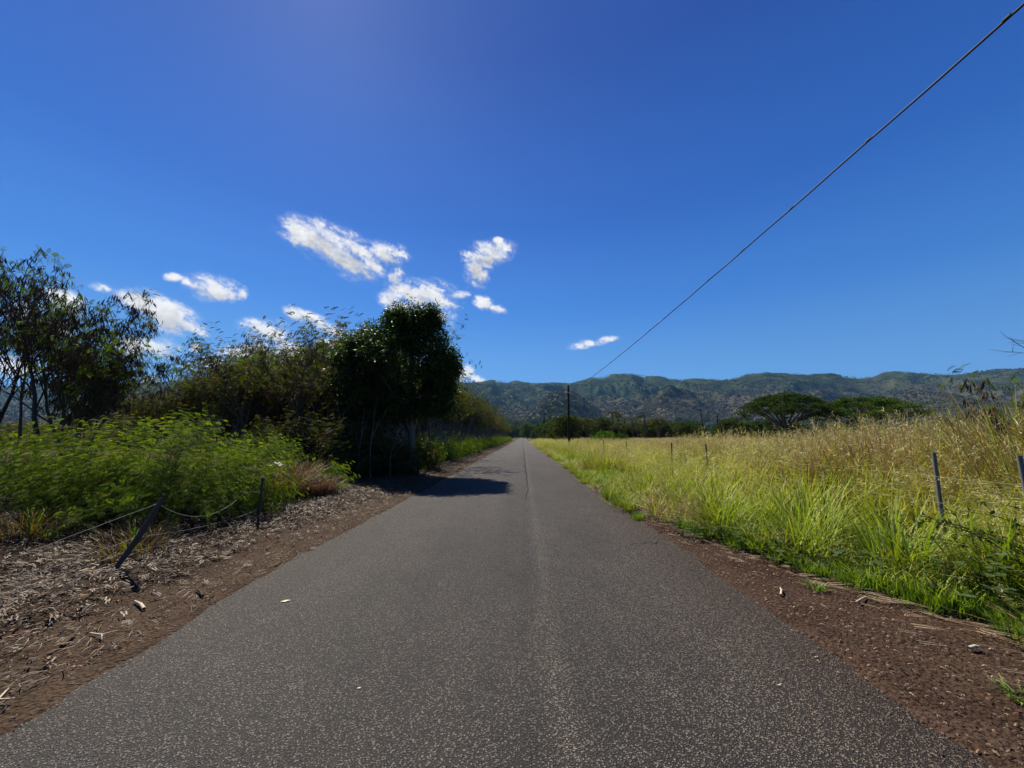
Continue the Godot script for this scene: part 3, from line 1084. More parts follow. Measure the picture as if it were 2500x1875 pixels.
func stalks(b: Buf, n: int, r: float, h: float, lean: float, w: float, ca: Color, cb: Color) -> void:
	for k in n:
		var a := R(0, TAU)
		var p := flat_dir(a) * r * sqrt(R(0, 1))
		b.blade(p, flat_dir(a + R(-1, 1)), h * R(0.5, 1.15), lean * h * R(0.2, 1.2), w * R(0.7, 1.3), vary(ca, 0.3), vary(cb, 0.3))


func build_left_verge() -> void:
	# the bright feathery bush
	var bush := shrub("feathery_bush", "large bright green feathery bush behind the leaning fence post", "", on_ground(-6.7, -6.7), 2.2, 1.4, 1.6, 980, mats.sprig_young, mats.leaf_bright)
	var fl := Buf.new()
	for k in 22:
		var d := rdir()
		d.y = absf(d.y) + 0.3
		d.z = absf(d.z)
		d = d.normalized()
		var p := Vector3(d.x * 2.3, d.y * 1.5, d.z * 1.4)
		for j in 14:
			var e := rdir()
			fl.leaf(p, e, e.cross(rdir()).normalized(), 0.013, 0.010, Color(0.75, 0.76, 0.66))
	part("white_flowers", fl, mats.litter, bush, "stuff")
	shrub("feathery_bush", "low spreading wing of feathery shrub at the left end of the bright bush", "", on_ground(-8.15, -7.0), 0.95, 0.75, 0.9, 220, mats.sprig_young, mats.leaf_bright)
	shrub("feathery_bush", "smaller feathery shrub behind the second fence stake, right of the bright bush", "", on_ground(-5.5, -7.7), 0.85, 1.05, 0.8, 230, mats.sprig_young, mats.leaf_bright)
	shrub("feathery_bush", "shaded feathery shrub behind the dead brush, before the thicket", "", on_ground(-7.6, -11.4), 1.5, 0.9, 0.9, 240, mats.sprig_young, mats.leaf_dark)
	shrub("feathery_bush", "small bright green shrub at the edge of the big tree's shadow", "", on_ground(-5.35, -10.9), 0.42, 0.6, 0.4, 42, mats.sprig_hedge, mats.leaf_bright)
	# dead brown brush heaps
	for q in [[-5.75, -9.1, 0.62, "brown heap of dead brush right of the second fence stake"], [-6.1, -10.3, 0.75, "taller reddish heap of dead brush before the thicket"], [-5.3, -9.9, 0.45, "low heap of dry brush beside the small bright shrub"]]:
		var t := thing("dead_brush", q[3], "brush", on_ground(q[0], q[1]))
		var b := Buf.new()
		stalks(b, 620, 0.5, q[2] * 1.2, 0.9, 0.012, Color(0.09, 0.055, 0.035), Color(0.20, 0.115, 0.075))
		stalks(b, 120, 0.55, q[2] * 1.1, 1.3, 0.016, Color(0.14, 0.10, 0.065), Color(0.30, 0.23, 0.16))
		part("stalks", b, mats.straw, t)
	# bleached leaves lying on the brush
	var pale := thing("bleached_leaves", "spray of bleached white leaves on top of the dead brush", "leaves", on_ground(-6.0, -9.3) + Vector3(0, 0.72, 0))
	for k in 9:
		var b := Buf.new()
		var a := R(-0.7, 0.7) + (PI if k % 2 else 0.0)
		var d := Vector3(cos(a), R(-0.1, 0.35), sin(a)).normalized()
		b.leaf(Vector3(R(-0.2, 0.25), R(-0.02, 0.05), R(-0.1, 0.1)), d, d.cross(Vector3(0.2, 1, 0.4)).normalized(), R(0.16, 0.26), 0.055, Color(0.62, 0.66, 0.58) if k < 6 else Color(0.25, 0.38, 0.12))
		part("leaf", b, mats.litter, pale)
	# dry ground cover below the left trees and under the thicket edge
	var dry := Buf.new()
	stalks(dry, 46, 0.35, 0.45, 1.0, 0.012, Color(0.10, 0.065, 0.040), Color(0.22, 0.15, 0.09))
	var places: Array[Transform3D] = []
	var tints: Array[Color] = []
	for k in 900:
		var x := R(-24, -7.5)
		var z := R(-18, -6.8)
		if x < z * 1.6: continue
		places.append(Transform3D(Basis(Vector3.UP, R(0, TAU)).scaled(Vector3.ONE * R(0.6, 1.3)), on_ground(x, z)))
		tints.append(Color(1, 1, 1) * R(0.7, 1.2))
	tag(scatter("dead_grass", mesh_of(dry), mats.straw, places, tints), "dead brown grass under the slender trees at left", "grass")
	# low green-brown brush far left, before the distant hill
	var low := []
	for k in 3:
		low.append(shrub("low_brush", "low dull green brush in the open ground far left", "low brush beyond the left trees", Vector3.ZERO, 1.6, 1.25, 1.6, 110, mats.sprig_far, mats.leaf_dark))
	for i in 26:
		var z := -15.0 - 1.1 * i
		var p := on_ground(z * R(1.0, 1.45), z)
		if i < 3: low[i].position = p
		else: copy_of(low[i % 3], p, R(0, TAU), Vector3.ONE * R(0.9, 1.3))
	# fence of leaning stakes and slack wires
	var f := thing("wire_fence", "collapsed wire fence with leaning dark wooden stakes on the left verge", "fence")
	var stakes := [[on_ground(-4.62, -4.35), Vector3(-4.3, 0.87, -4.62), 0.03], [on_ground(-4.75, -7.0), Vector3(-4.68, 0.86, -6.95), 0.022], [on_ground(-5.1, -6.55), Vector3(-4.55, 0.12, -7.25), 0.016], [on_ground(-4.75, -1.6), Vector3(-4.9, 0.75, -1.5), 0.03], [on_ground(-4.8, -19.5), Vector3(-4.75, 1.1, -19.5), 0.03], [on_ground(-4.7, -24.5), Vector3(-4.7, 1.15, -24.4), 0.03], [on_ground(-4.6, -30.0), Vector3(-4.65, 1.2, -30.0), 0.03]]
	for s in stakes:
		var b := Buf.new()
		var p: Vector3 = s[0] - Vector3.UP * 0.2
		var e: Vector3 = s[1]
		var r: float = s[2]
		var m := p.lerp(e, 0.55) + Vector3(0.03, 0, 0.02)
		b.tube([p, p.lerp(e, 0.25) + Vector3(-0.012, 0, 0), m, p.lerp(e, 0.8), e, e + (e - p).normalized() * 0.01], [r * 1.1, r * 0.9, r * 1.15, r * 0.85, r * 0.95, 0.001], 7, Color(0.075, 0.062, 0.052))
		part("stake", b, mats.bark, f)
	var W := [
		[Vector3(-4.9, 0.28, -2.6), Vector3(-4.42, 0.80, -4.68), 0.02], [Vector3(-4.42, 0.80, -4.68), Vector3(-4.68, 0.66, -6.5), 0.25], [Vector3(-4.68, 0.70, -6.4), Vector3(-4.68, 0.62, -6.95), 0.0],
		[Vector3(-4.9, 0.16, -2.6), Vector3(-4.58, 0.42, -4.6), 0.02], [Vector3(-4.58, 0.42, -4.6), Vector3(-4.75, 0.30, -7.0), 0.06],
		[Vector3(-4.9, 0.12, -2.6), Vector3(-4.65, 0.26, -4.55), 0.02], [Vector3(-4.65, 0.26, -4.55), Vector3(-4.7, 0.20, -7.0), 0.05]]
	for w in W:
		var b := Buf.new()
		var pts := []
		var rr := []
		for i in 13:
			var u := i / 12.0
			pts.append(w[0].lerp(w[1], u) - Vector3.UP * 4.0 * w[2] * u * (1 - u) + Vector3(R(-0.004, 0.004), R(-0.004, 0.004), 0))
			rr.append(0.0017)
		b.tube(pts, rr, 5, Color(0.40, 0.37, 0.32))
		part("wire", b, mats.litter, f)
	# chips, shreds and twigs of the littered verge
	for kind in 3:
		var b := Buf.new()
		for j in 3:
			var p := Vector3(R(-0.04, 0.04), 0.004 + 0.01 * j, R(-0.04, 0.04))
			var a := R(-0.6, 0.6)
			var l: float = [0.11, 0.16, 0.05][kind] * R(0.7, 1.3)
			var w: float = [0.012, 0.006, 0.014][kind]
			var d := Vector3(sin(a), R(-0.1, 0.3), cos(a)).normalized()
			var s := d.cross(Vector3.UP).normalized() * w * 0.5
			var m := p + d * l * 0.5 + Vector3.UP * R(0.005, 0.02)
			var e := p + d * l + Vector3(R(-0.02, 0.02), 0, 0)
			var col := vary(Color(0.95, 0.95, 0.95), 0.4)
			b.tri(p - s, m - s, m + s, col); b.tri(p - s, m + s, p + s, col)
			b.tri(m - s, e, m + s, col)
		places = []
		tints = []
		for k in [21000, 16000, 34000][kind]:
			var z := -1.2 - 34.0 * pow(R(0, 1), 1.9)
			var x := -2.75 - (3.7 if z < -6.5 else 6.5) * pow(R(0, 1), 0.8)
			if x > -3.85 and R(0, 1) > ([0.15, 0.5, 0.9][kind]): continue
			if x > -3.0 and (kind < 2 or R(0, 1) < 0.7): continue
			if patch.get_noise_2d(x * 1.4, z * 1.4) < R(-0.5, 0.05) and kind < 2: continue
			var bs := Basis.from_euler(Vector3(R(-0.35, 0.35), R(0, TAU) if kind != 1 else R(-0.9, 0.9) + 0.25, R(-0.5, 0.5))).scaled(Vector3.ONE * R(0.45, 1.0) * (0.6 if kind == 2 and x > -3.9 else 1.0))
			places.append(Transform3D(bs, surface_at(x, z) + Vector3.UP * (R(0.0, 0.03) if x < -3.0 else 0.003)))
			var g := R(0, 1)
			tints.append(vary(Color(0.038, 0.024, 0.015).lerp(Color(0.22, 0.145, 0.085), pow(g, 2.2)), 0.25))
		tag(scatter("leaf_litter", mesh_of(b), mats.litter, places, tints), ["curled bark shreds and dry leaves heaped on the left verge", "dry stalks and straw strewn over the left verge", "fine crumbs of dry litter along the left road edge"][kind], "litter")
	# green grass tufts by the fence stakes
	for q in [[-4.95, -4.95, 0.3, "small green grass tuft at the foot of the leaning stake"], [-5.35, -5.4, 0.34, "green grass tuft below the bright bush, left of the stake"], [-6.6, -5.2, 0.4, "brown and green grass tuft at the far left of the verge"]]:
		var t := thing("grass_tuft", q[3], "grass tuft", on_ground(q[0], q[1]))
		var b := Buf.new()
		stalks(b, 16, 0.05, q[2], 0.5, 0.016, Color(0.08, 0.12, 0.02), Color(0.26, 0.34, 0.06))
		stalks(b, 150, 0.34, q[2] * 1.1, 0.9, 0.007, Color(0.10, 0.06, 0.035), Color(0.22, 0.14, 0.09))
		part("blades", b, mats.grass, t)


# ---------------------------------------------------------------- right side

func build_right_far() -> void:
	# two umbrella-shaped monkeypods
	for q in [[46.6, -70.0, 7.4, 9.0, "wide flat-topped umbrella tree with visible bare limbs, left one of the pair"], [57.6, -67.0, 8.2, 8.1, "wide flat-topped umbrella tree of brighter green, right one of the pair"]]:
		var t := thing("umbrella_tree", q[4], "tree", on_ground(q[0], q[1]), 0, "pair of umbrella trees beyond the field")
		var R0: float = q[2]
		var H: float = q[3]
		var wood := Buf.new()
		wood.tube([Vector3(0, -0.5, 0), Vector3(0.1, 1.5, 0), Vector3(0, 3.0, 0)], [0.55, 0.4, 0.34], 10, Color(0.075, 0.065, 0.055))
		part("trunk", wood, mats.bark, t)
		var crown := Buf.new()
		for k in 15:
			var a := TAU * k / 15.0 + R(-0.2, 0.2)
			var rad := R0 * (R(0.75, 0.95) if k % 3 else R(0.3, 0.5))
			var yt := H - 1.0 - 2.0 * pow(rad / R0, 2.0)
			var e := Vector3(cos(a) * rad, yt, sin(a) * rad)
			var limb := Buf.new()
			limb.tube([Vector3(0, 2.6, 0), Vector3(0, 2.6, 0).lerp(e, 0.4) + Vector3.UP * 0.3, Vector3(0, 2.6, 0).lerp(e, 0.75) + Vector3.UP * 0.5, e], [0.2, 0.15, 0.10, 0.03], 6, Color(0.075, 0.065, 0.055))
			for j in 3:
				var s := Vector3(0, 2.6, 0).lerp(e, 0.6) + Vector3.UP * 0.4
				limb.tube([s, s.lerp(e + rdir() * 1.6, 0.6), e + rdir() * Vector3(1.6, 0.4, 1.6) + Vector3.UP * 0.3], [0.09, 0.05, 0.02], 4, Color(0.075, 0.065, 0.055))
			part("limb", limb, mats.bark, t)
		var cl := [Color(0.036, 0.052, 0.014), Color(0.048, 0.066, 0.016), Color(0.026, 0.040, 0.012)] if q[0] < 50.0 else [Color(0.055, 0.085, 0.016), Color(0.075, 0.105, 0.018), Color(0.038, 0.060, 0.014)]
		for k in 210:
			var a := R(0, TAU)
			var u := sqrt(R(0, 1))
			var y := H - 0.4 - 3.1 * pow(u, 2.4) - (R(0, 1.5) if k % 4 == 0 else 0.0) + 0.5 * wob.get_noise_2d(a * 9.0, u * 9.0)
			crown_leaves(crown, Vector3(cos(a) * u * R0, y, sin(a) * u * R0), Vector3(0.5, 0.1, 0.5), 2, 34, 0.32, 0.2, 1.1, cl, 0.0, 0.16)
		part("crown", crown, mats.leaf_far, t)
	# dark trees and bushes along the far side of the field
	var kinds := []
	for k in 4:
		var t := thing("field_tree", "dark round-crowned tree in the belt beyond the field", "tree", Vector3.ZERO, 0, "trees in the belt beyond the field")
		t.set_meta("base_name", "field_tree")
		var wood := Buf.new()
		wood.tube([Vector3(0, -0.4, 0), Vector3(0.1, 1.6, 0), Vector3(0, 3.4, 0)], [0.22, 0.17, 0.08], 7, Color(0.07, 0.06, 0.05))
		part("trunk", wood, mats.bark, t)
		var b := Buf.new()
		var cl: Array = [[Color(0.040, 0.056, 0.017), Color(0.056, 0.070, 0.020)], [Color(0.050, 0.072, 0.018), Color(0.034, 0.050, 0.016)], [Color(0.058, 0.056, 0.024), Color(0.046, 0.058, 0.018)], [Color(0.062, 0.086, 0.020), Color(0.046, 0.066, 0.018)]][k]
		crown_leaves(b, Vector3(0, 3.2, 0), Vector3(2.9, 1.7, 2.6), 130, 16, 0.34, 0.2, 0.65, cl, 0.1, 0.5)
		crown_leaves(b, Vector3(R(-1, 1), 4.4, 0), Vector3(1.6, 0.9, 1.6), 45, 16, 0.34, 0.2, 0.6, cl, 0.1, 0.5)
		crown_leaves(b, Vector3(0, 1.4, 0), Vector3(2.8, 1.3, 2.4), 70, 16, 0.32, 0.2, 0.65, cl, 0.1, 0.6)
		part("crown", b, mats.leaf_far, t)
		kinds.append(t)
	var spots := []
	for k in 46:
		var u := float(k) / 45.0
		var x := lerpf(3.0, 92.0, u) + R(-1.5, 1.5)
		var z := -(108.0 - 22.0 * u) + R(-9, 9)
		if k < 6: x = 8.5 + k * 1.9
		spots.append(Vector3(x, R(0.85, 1.2) if x < 60 else R(0.6, 0.85), z))
	for k in 16:
		spots.append(Vector3(9.5 + R(-2.5, 2.5), R(0.8, 1.15), -70.0 - k * 16.0))
	for k in spots.size():
		var s: Vector3 = spots[k]
		var p := on_ground(s.x, s.z)
		if k < 4: kinds[k].position = p
		else: copy_of(kinds[k % 4], p, R(0, TAU), Vector3(s.y * R(0.9, 1.3), s.y, s.y * R(0.9, 1.3)))
	# big trees where the road ends
	for q in [[3.5, -300.0, 2.3], [-9.0, -330.0, 2.0], [12.0, -290.0, 2.1], [-5.0, -420.0, 2.2], [0.5, -470.0, 2.0], [22.0, -320.0, 2.0], [-16.0, -360.0, 1.9], [6.5, -420.0, 2.2]]:
		copy_of(kinds[int(absf(q[0])) % 4], on_ground(q[0], q[1]), R(0, TAU), Vector3.ONE * q[2] * Vector3(1.1, 1, 1.1), "large domed tree standing where the road disappears", "large trees at the end of the road")
	# ragged palms
	var palms := []
	for k in 3:
		var t := thing("ragged_palm", "small dark palm with drooping fronds above the belt of trees", "palm", Vector3.ZERO, 0, "palms in the belt beyond the field")
		t.set_meta("base_name", "ragged_palm")
		var h: float = [4.6, 5.4, 3.8][k]
		var wood := Buf.new()
		wood.tube([Vector3(0, -0.3, 0), Vector3(0.1, h * 0.5, 0), Vector3(0.15, h, 0)], [0.16, 0.12, 0.1], 7, Color(0.06, 0.05, 0.045))
		part("trunk", wood, mats.bark, t)
		for j in 15:
			var b := Buf.new()
			var a := R(0, TAU)
			var out := flat_dir(a)
			var rise := R(0.1, 1.3)
			var l := R(1.3, 1.9)
			var col := vary(Color(0.052, 0.056, 0.020) if j % 3 else Color(0.095, 0.075, 0.05), 0.3)
			var top := Vector3(0.15, h, 0)
			for i in 9:
				var u := (i + 1) / 9.0
				var p := top + out * l * u + Vector3.UP * (rise * u - 1.5 * u * u)
				for s: float in [-1.0, 1.0]:
					var d := (out * 0.5 + Vector3(-out.z, 0, out.x) * s * 0.7 + Vector3.DOWN * 0.7).normalized()
					b.leaf(p, d, out, 0.55 * (1.1 - 0.5 * u), 0.12, col)
			part("frond", b, mats.leaf_far, t)
		palms.append(t)
	for k in 26:
		var p := on_ground(lerpf(6.5, 34.0, pow(float(k) / 25.0, 1.2)) + R(-0.6, 0.6), -88.0 + R(-10, 6))
		if k < 3: palms[k].position = p
		else: copy_of(palms[k % 3], p, R(0, TAU), Vector3.ONE * R(0.9, 1.25))
	for q in [[-4.5, -250.0, 2.0], [-6.5, -265.0, 1.7], [8.0, -150.0, 1.3], [7.6, -120.0, 1.2]]:
		copy_of(palms[int(absf(q[1])) % 3], on_ground(q[0], q[1]), R(0, TAU), Vector3.ONE * q[2])
	# bright green bush near the nearest pole
	var gb := thing("leafy_bush", "bright green leafy bush at the field edge right of the nearest pole", "bush", on_ground(9.9, -48.0))
	var b := Buf.new()
	crown_leaves(b, Vector3(0, 1.0, 0), Vector3(1.6, 1.1, 1.3), 130, 20, 0.2, 0.12, 0.35, [Color(0.085, 0.155, 0.020), Color(0.06, 0.115, 0.02)], 0.1)
	crown_leaves(b, Vector3(2.0, 0.8, 0), Vector3(1.2, 0.9, 1.0), 60, 20, 0.2, 0.12, 0.35, [Color(0.045, 0.085, 0.02), Color(0.035, 0.06, 0.016)], 0.1)
	part("foliage", b, mats.leaf_bright, gb)
	# slender poles far out in the field
	var i := 0
	for q in [[40.5, -88.0, 7.6, 0.06], [44.5, -90.0, 6.4, -0.03], [24.0, -92.0, 5.8, 0.0]]:
		var t := thing("field_pole", ["leaning dark pole with a short crossarm far out in the field", "shorter dark pole right of the leaning one in the field", "thin dark pole above the low tree belt left of the umbrella trees"][i], "utility pole", on_ground(q[0], q[1]))
		var w := Buf.new()
		w.tube([Vector3(0, 0, 0), Vector3(-q[3] * q[2], q[2], 0)], [0.14, 0.1], 7, Color(0.03, 0.026, 0.022))
		part("pole", w, mats.bark, t)
		var c := Buf.new()
		c.tube([Vector3(-q[3] * q[2] - 0.5, q[2] - 0.5, 0), Vector3(-q[3] * q[2] + 0.5, q[2] - 0.5, 0)], [0.07, 0.07], 6, Color(0.03, 0.026, 0.022))
		part("crossarm", c, mats.bark, t)
		i += 1
	# far-off woodland at the foot of the mountains
	var tb := Buf.new()
	crown_leaves(tb, Vector3(0, 3.0, 0), Vector3(4.2, 2.6, 4.2), 42, 7, 1.5, 1.1, 1.2, [Color(1, 1, 1), Color(0.8, 0.8, 0.8)], 0.0, 0.6)
	var places: Array[Transform3D] = []
	var tints: Array[Color] = []
	for k in 5200:
		var az := deg_to_rad(R(-56, 58))
		var r := lerpf(330.0, 1250.0, pow(R(0, 1), 0.75))
		var x := sin(az) * r
		var z := -cos(az) * r
		if absf(x) < 14.0 and r < 600.0: continue
		var y := maxf(hill_y(rad_to_deg(az), r) + 1.6, 0.0)
		var s := R(0.7, 1.35) * (0.75 + r * 0.0005)
		places.append(Transform3D(Basis(Vector3.UP, R(0, TAU)).scaled(Vector3(s * 1.2, s, s * 1.2)), Vector3(x, y, z)))
		tints.append(vary(Color(0.048, 0.066, 0.022).lerp(Color(0.085, 0.080, 0.038), R(0, 1) * R(0, 1)), 0.3))
	tag(scatter("far_woodland", mesh_of(tb), mats.leaf_far, places, tints), "grey green woodland at the foot of the mountains", "woodland")


func clump(kind: int) -> Buf:
	var b := Buf.new()
	match kind:
		0:   # lush green
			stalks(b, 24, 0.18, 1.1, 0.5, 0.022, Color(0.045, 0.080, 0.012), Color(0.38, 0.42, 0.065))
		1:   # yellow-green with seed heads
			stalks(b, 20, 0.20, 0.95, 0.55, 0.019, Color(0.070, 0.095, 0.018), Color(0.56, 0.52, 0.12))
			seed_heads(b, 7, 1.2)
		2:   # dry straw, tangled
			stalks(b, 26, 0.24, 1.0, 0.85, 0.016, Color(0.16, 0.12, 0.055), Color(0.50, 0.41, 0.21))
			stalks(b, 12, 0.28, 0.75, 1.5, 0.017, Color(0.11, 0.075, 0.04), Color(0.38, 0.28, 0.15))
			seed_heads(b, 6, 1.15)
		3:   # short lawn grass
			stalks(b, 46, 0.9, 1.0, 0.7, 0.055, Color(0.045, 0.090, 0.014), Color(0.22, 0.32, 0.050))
	return b


func seed_heads(b: Buf, n: int, h: float) -> void:
	for k in n:
		var a := R(0, TAU)
		var out := flat_dir(a)
		var p := out * R(0, 0.15)
		var hh := h * R(0.75, 1.15)
		var lean := R(0.1, 0.5) * hh
		b.blade(p, out, hh, lean, 0.005, Color(0.16, 0.17, 0.05), Color(0.40, 0.36, 0.18))
		var tip := p + Vector3(0, hh * (1 - 0.22 * minf(lean / hh, 1.6)), 0) + out * lean
		for j in 9:
			var d := (rdir() + Vector3.UP * 0.4 + out * 0.5).normalized()
			var q := tip - (Vector3.UP * 0.8 + out * 0.3) * 0.022 * j
			b.leaf(q, d, d.cross(rdir()).normalized(), R(0.06, 0.14), 0.008, vary(Color(0.44, 0.39, 0.20), 0.35))


func build_right_field() -> void:
	var sets := []
	for k in 10:
		var pl: Array[Transform3D] = []
		var ti: Array[Color] = []
		sets.append([pl, ti])
	# kinds 0..2 green, 3..5 seeding, 6..8 dry, 9 short
	for zone in [[-1.0, -15.0, 16.0, 6500], [-15.0, -50.0, 48.0, 17000], [-50.0, -112.0, 105.0, 16000]]:
		for k in int(zone[3]):
			var u := R(0, 1)
			var z: float = lerpf(zone[0], zone[1], u)
			var lim: float = minf(zone[2], 3.5 - z * 1.5)
			var g := grass_edge(z) + 0.35 * patch.get_noise_2d(z * 1.3, 3.0)
			var x := g + (lim - g) * (R(0, 1) if R(0, 1) > 0.25 else pow(R(0, 1), 3.0))
			var off := x - g
			var pn := patch.get_noise_2d(x * 0.35 + 20.0, z * 0.35)
			if pn < -0.33 and R(0, 1) < 0.75: continue
			if z > -24.0 and patch.get_noise_2d(x * 2.4 + 60.0, z * 2.4) < -0.10 and R(0, 1) < 0.8: continue
			var h: float = lerpf(0.34, 0.92, smoothstep(0.2, 2.0, off + 1.4 * pn))
			if off < 0.5 + 0.5 * pn and R(0, 1) < 0.75: continue
			h = lerpf(h, 1.42, smoothstep(2.0, 5.0, off + 0.8 * pn) * (1.0 - 0.95 * smoothstep(-9.0, -24.0, z)))
			h *= R(0.7, 1.12) * (1.0 + 0.35 * pn)
			var dry := clampf(0.10 + pn * 1.1 + 0.95 * smoothstep(3.0, 6.0, off) * R(0.4, 1.0) * (1.0 - 0.5 * smoothstep(-18.0, -35.0, z)) + 0.25 * smoothstep(-15.0, -60.0, z), 0, 0.92)
			if z < -30.0 and x < 9.0: dry *= 0.5
			var f: int
			if R(0, 1) < dry:
				f = 6 + rng.randi() % 3
			elif off < 1.4 or R(0, 1) < 0.30:
				f = rng.randi() % 3
			else:
				f = 3 + rng.randi() % 3
			var w := R(0.85, 1.25) * (1.0 if z > -50 else 1.7) * clampf(0.35 + 0.75 * h, 0.5, 1.0)
			var bs := Basis.from_euler(Vector3(R(-0.12, 0.12), R(0, TAU), R(-0.12, 0.12))).scaled(Vector3(w, h, w))
			sets[f][0].append(Transform3D(bs, on_ground(x, z) - Vector3.UP * 0.03))
			sets[f][1].append(Color(1, 1, 1) * R(0.72, 1.25) * (1.0 + 0.4 * patch.get_noise_2d(x * 0.8 + 300.0, z * 0.8)))
	# short grass along the road edge, in patches with bare soil between
	for k in 11000:
		var z := -3.0 - 75.0 * pow(R(0, 1), 1.7)
		var g := grass_edge(z)
		var x := g + R(-0.25, 1.7) - 0.2 * patch.get_noise_2d(z * 2.0, 40.0)
		var pn := patch.get_noise_2d(x * 0.9 + 7.0, z * 0.55)
		if pn < -0.08 + 0.35 * (1.0 - smoothstep(2.3, 3.0, x)) * float(z > -14.0): continue
		if x < ROAD_R - 0.05: continue
		if z > -7.0 and x < g + 0.2 and R(0, 1) < 0.6: continue
		var s := R(0.11, 0.2) * (1.0 + 0.7 * smoothstep(0.4, 1.5, x - g))
		sets[9][0].append(Transform3D(Basis(Vector3.UP, R(0, TAU)).scaled(Vector3(s, s * R(0.8, 1.3), s)), on_ground(x, z)))
		sets[9][1].append(Color(1, 1, 1) * R(0.75, 1.2))
	var words := ["lush green guinea grass filling the roadside field", "yellow green seeding grass across the field", "dry straw coloured grass tangled through the field", "short bright green grass in patches along the right road edge"]
	var nm := ["green_grass", "seeding_grass", "dry_grass", "short_grass"]
	for k in 10:
		var f := k / 3
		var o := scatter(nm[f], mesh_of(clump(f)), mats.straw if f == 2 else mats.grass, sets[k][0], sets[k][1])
		tag(o, words[f], "grass", words[f] if f < 3 else "")
	# tall dry clumps that stand out
	var clumps := [[7.6, -8.2, 1.7, 0, "big brown dry grass clump behind the metal fence post"], [9.5, -10.2, 1.75, 0, "pale dry grass clump standing tall left of the metal fence post"], [11.0, -12.5, 1.75, 0, "tall tangled dry clump before the right umbrella tree"], [11.5, -15.5, 1.6, 0, "tall dry clump before the left umbrella tree"], [8.0, -6.6, 2.1, 1, "tall yellow green cane grass clump at the right picture edge"], [7.2, -5.4, 1.95, 1, "leaning cane grass clump above the thorny shrub"], [9.6, -7.8, 2.15, 1, "tall cane grass below the bare twig at right"], [13.5, -19.0, 1.45, 0, "brown dry clump far out in the middle of the field"]]
	for q in clumps:
		var t := thing("grass_clump", q[4], "grass clump", on_ground(q[0], q[1]))
		var b := Buf.new()
		var dryc: bool = q[3] == 0
		stalks(b, 420, 0.75, q[2], 0.55, 0.016, Color(0.13, 0.085, 0.045) if dryc else Color(0.13, 0.12, 0.035), Color(0.34, 0.27, 0.15) if dryc else Color(0.36, 0.33, 0.10))
		stalks(b, 160, 0.8, q[2] * 0.8, 1.2, 0.014, Color(0.10, 0.06, 0.035), Color(0.27, 0.19, 0.11))
		stalks(b, 40, 0.6, q[2] * 1.1, 0.4, 0.02, Color(0.08, 0.11, 0.02), Color(0.30, 0.33, 0.06))
		part("blades", b, mats.straw, t)
	var lush := [[4.25, -4.7, 0.95, "broad bladed green grass clump leaning over the dirt shoulder"], [3.7, -5.5, 0.85, "green grass clump where the dirt shoulder narrows"], [4.7, -4.1, 0.9, "green grass clump left of the round-leaved weeds"], [3.2, -6.6, 0.75, "green grass clump beside the last bare soil of the shoulder"], [4.4, -6.2, 1.1, "taller green grass clump before the metal fence post"], [3.6, -8.6, 0.9, "green grass clump at the road edge beyond the bare soil"]]
	for q in lush:
		var t := thing("lush_clump", q[3], "grass clump", on_ground(q[0], q[1]))
		var b := Buf.new()
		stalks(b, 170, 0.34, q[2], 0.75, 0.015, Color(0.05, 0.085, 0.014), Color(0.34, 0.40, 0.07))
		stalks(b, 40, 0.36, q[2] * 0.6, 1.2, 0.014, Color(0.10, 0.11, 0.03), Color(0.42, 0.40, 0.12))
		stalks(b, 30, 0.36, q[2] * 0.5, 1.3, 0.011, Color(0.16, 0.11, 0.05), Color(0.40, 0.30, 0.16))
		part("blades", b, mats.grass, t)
	# the fence in the grass
	var f := thing("field_fence", "wire fence with metal posts running through the tall grass at right", "fence")
	var pz := [-2.2, -4.06, -4.92, -10.74, -13.32, -18.9, -24.5, -30.0, -36.0]
	for k in pz.size():
		var z: float = pz[k]
		var b := Buf.new()
		var p := on_ground(5.0, z)
		var h := 1.41 - 0.004 * k
		var lean := 0.03 if k % 2 else -0.02
		b.tube([p - Vector3.UP * 0.2, Vector3(5.0 - lean * 0.5, h * 0.5, z), Vector3(5.0 - lean, h, z), Vector3(5.0 - lean, h + 0.008, z)], [0.023, 0.022, 0.022, 0.001], 8, Color(0.12, 0.12, 0.12) if k < 3 else Color(0.12, 0.10, 0.08))
		part("post", b, mats.bark, f)
	for h in [1.13, 0.82]:
		for k in pz.size() - 1:
			var b := Buf.new()
			var pts := []
			var rr := []
			for i in 9:
				var u := i / 8.0
				pts.append(Vector3(4.97, h - 0.06 * u * (1 - u) + R(-0.006, 0.006), lerpf(pz[k], pz[k + 1], u)))
				rr.append(0.0017)
			b.tube(pts, rr, 5, Color(0.30, 0.27, 0.19))
			part("wire", b, mats.litter, f)


# ---------------------------------------------------------------- small things

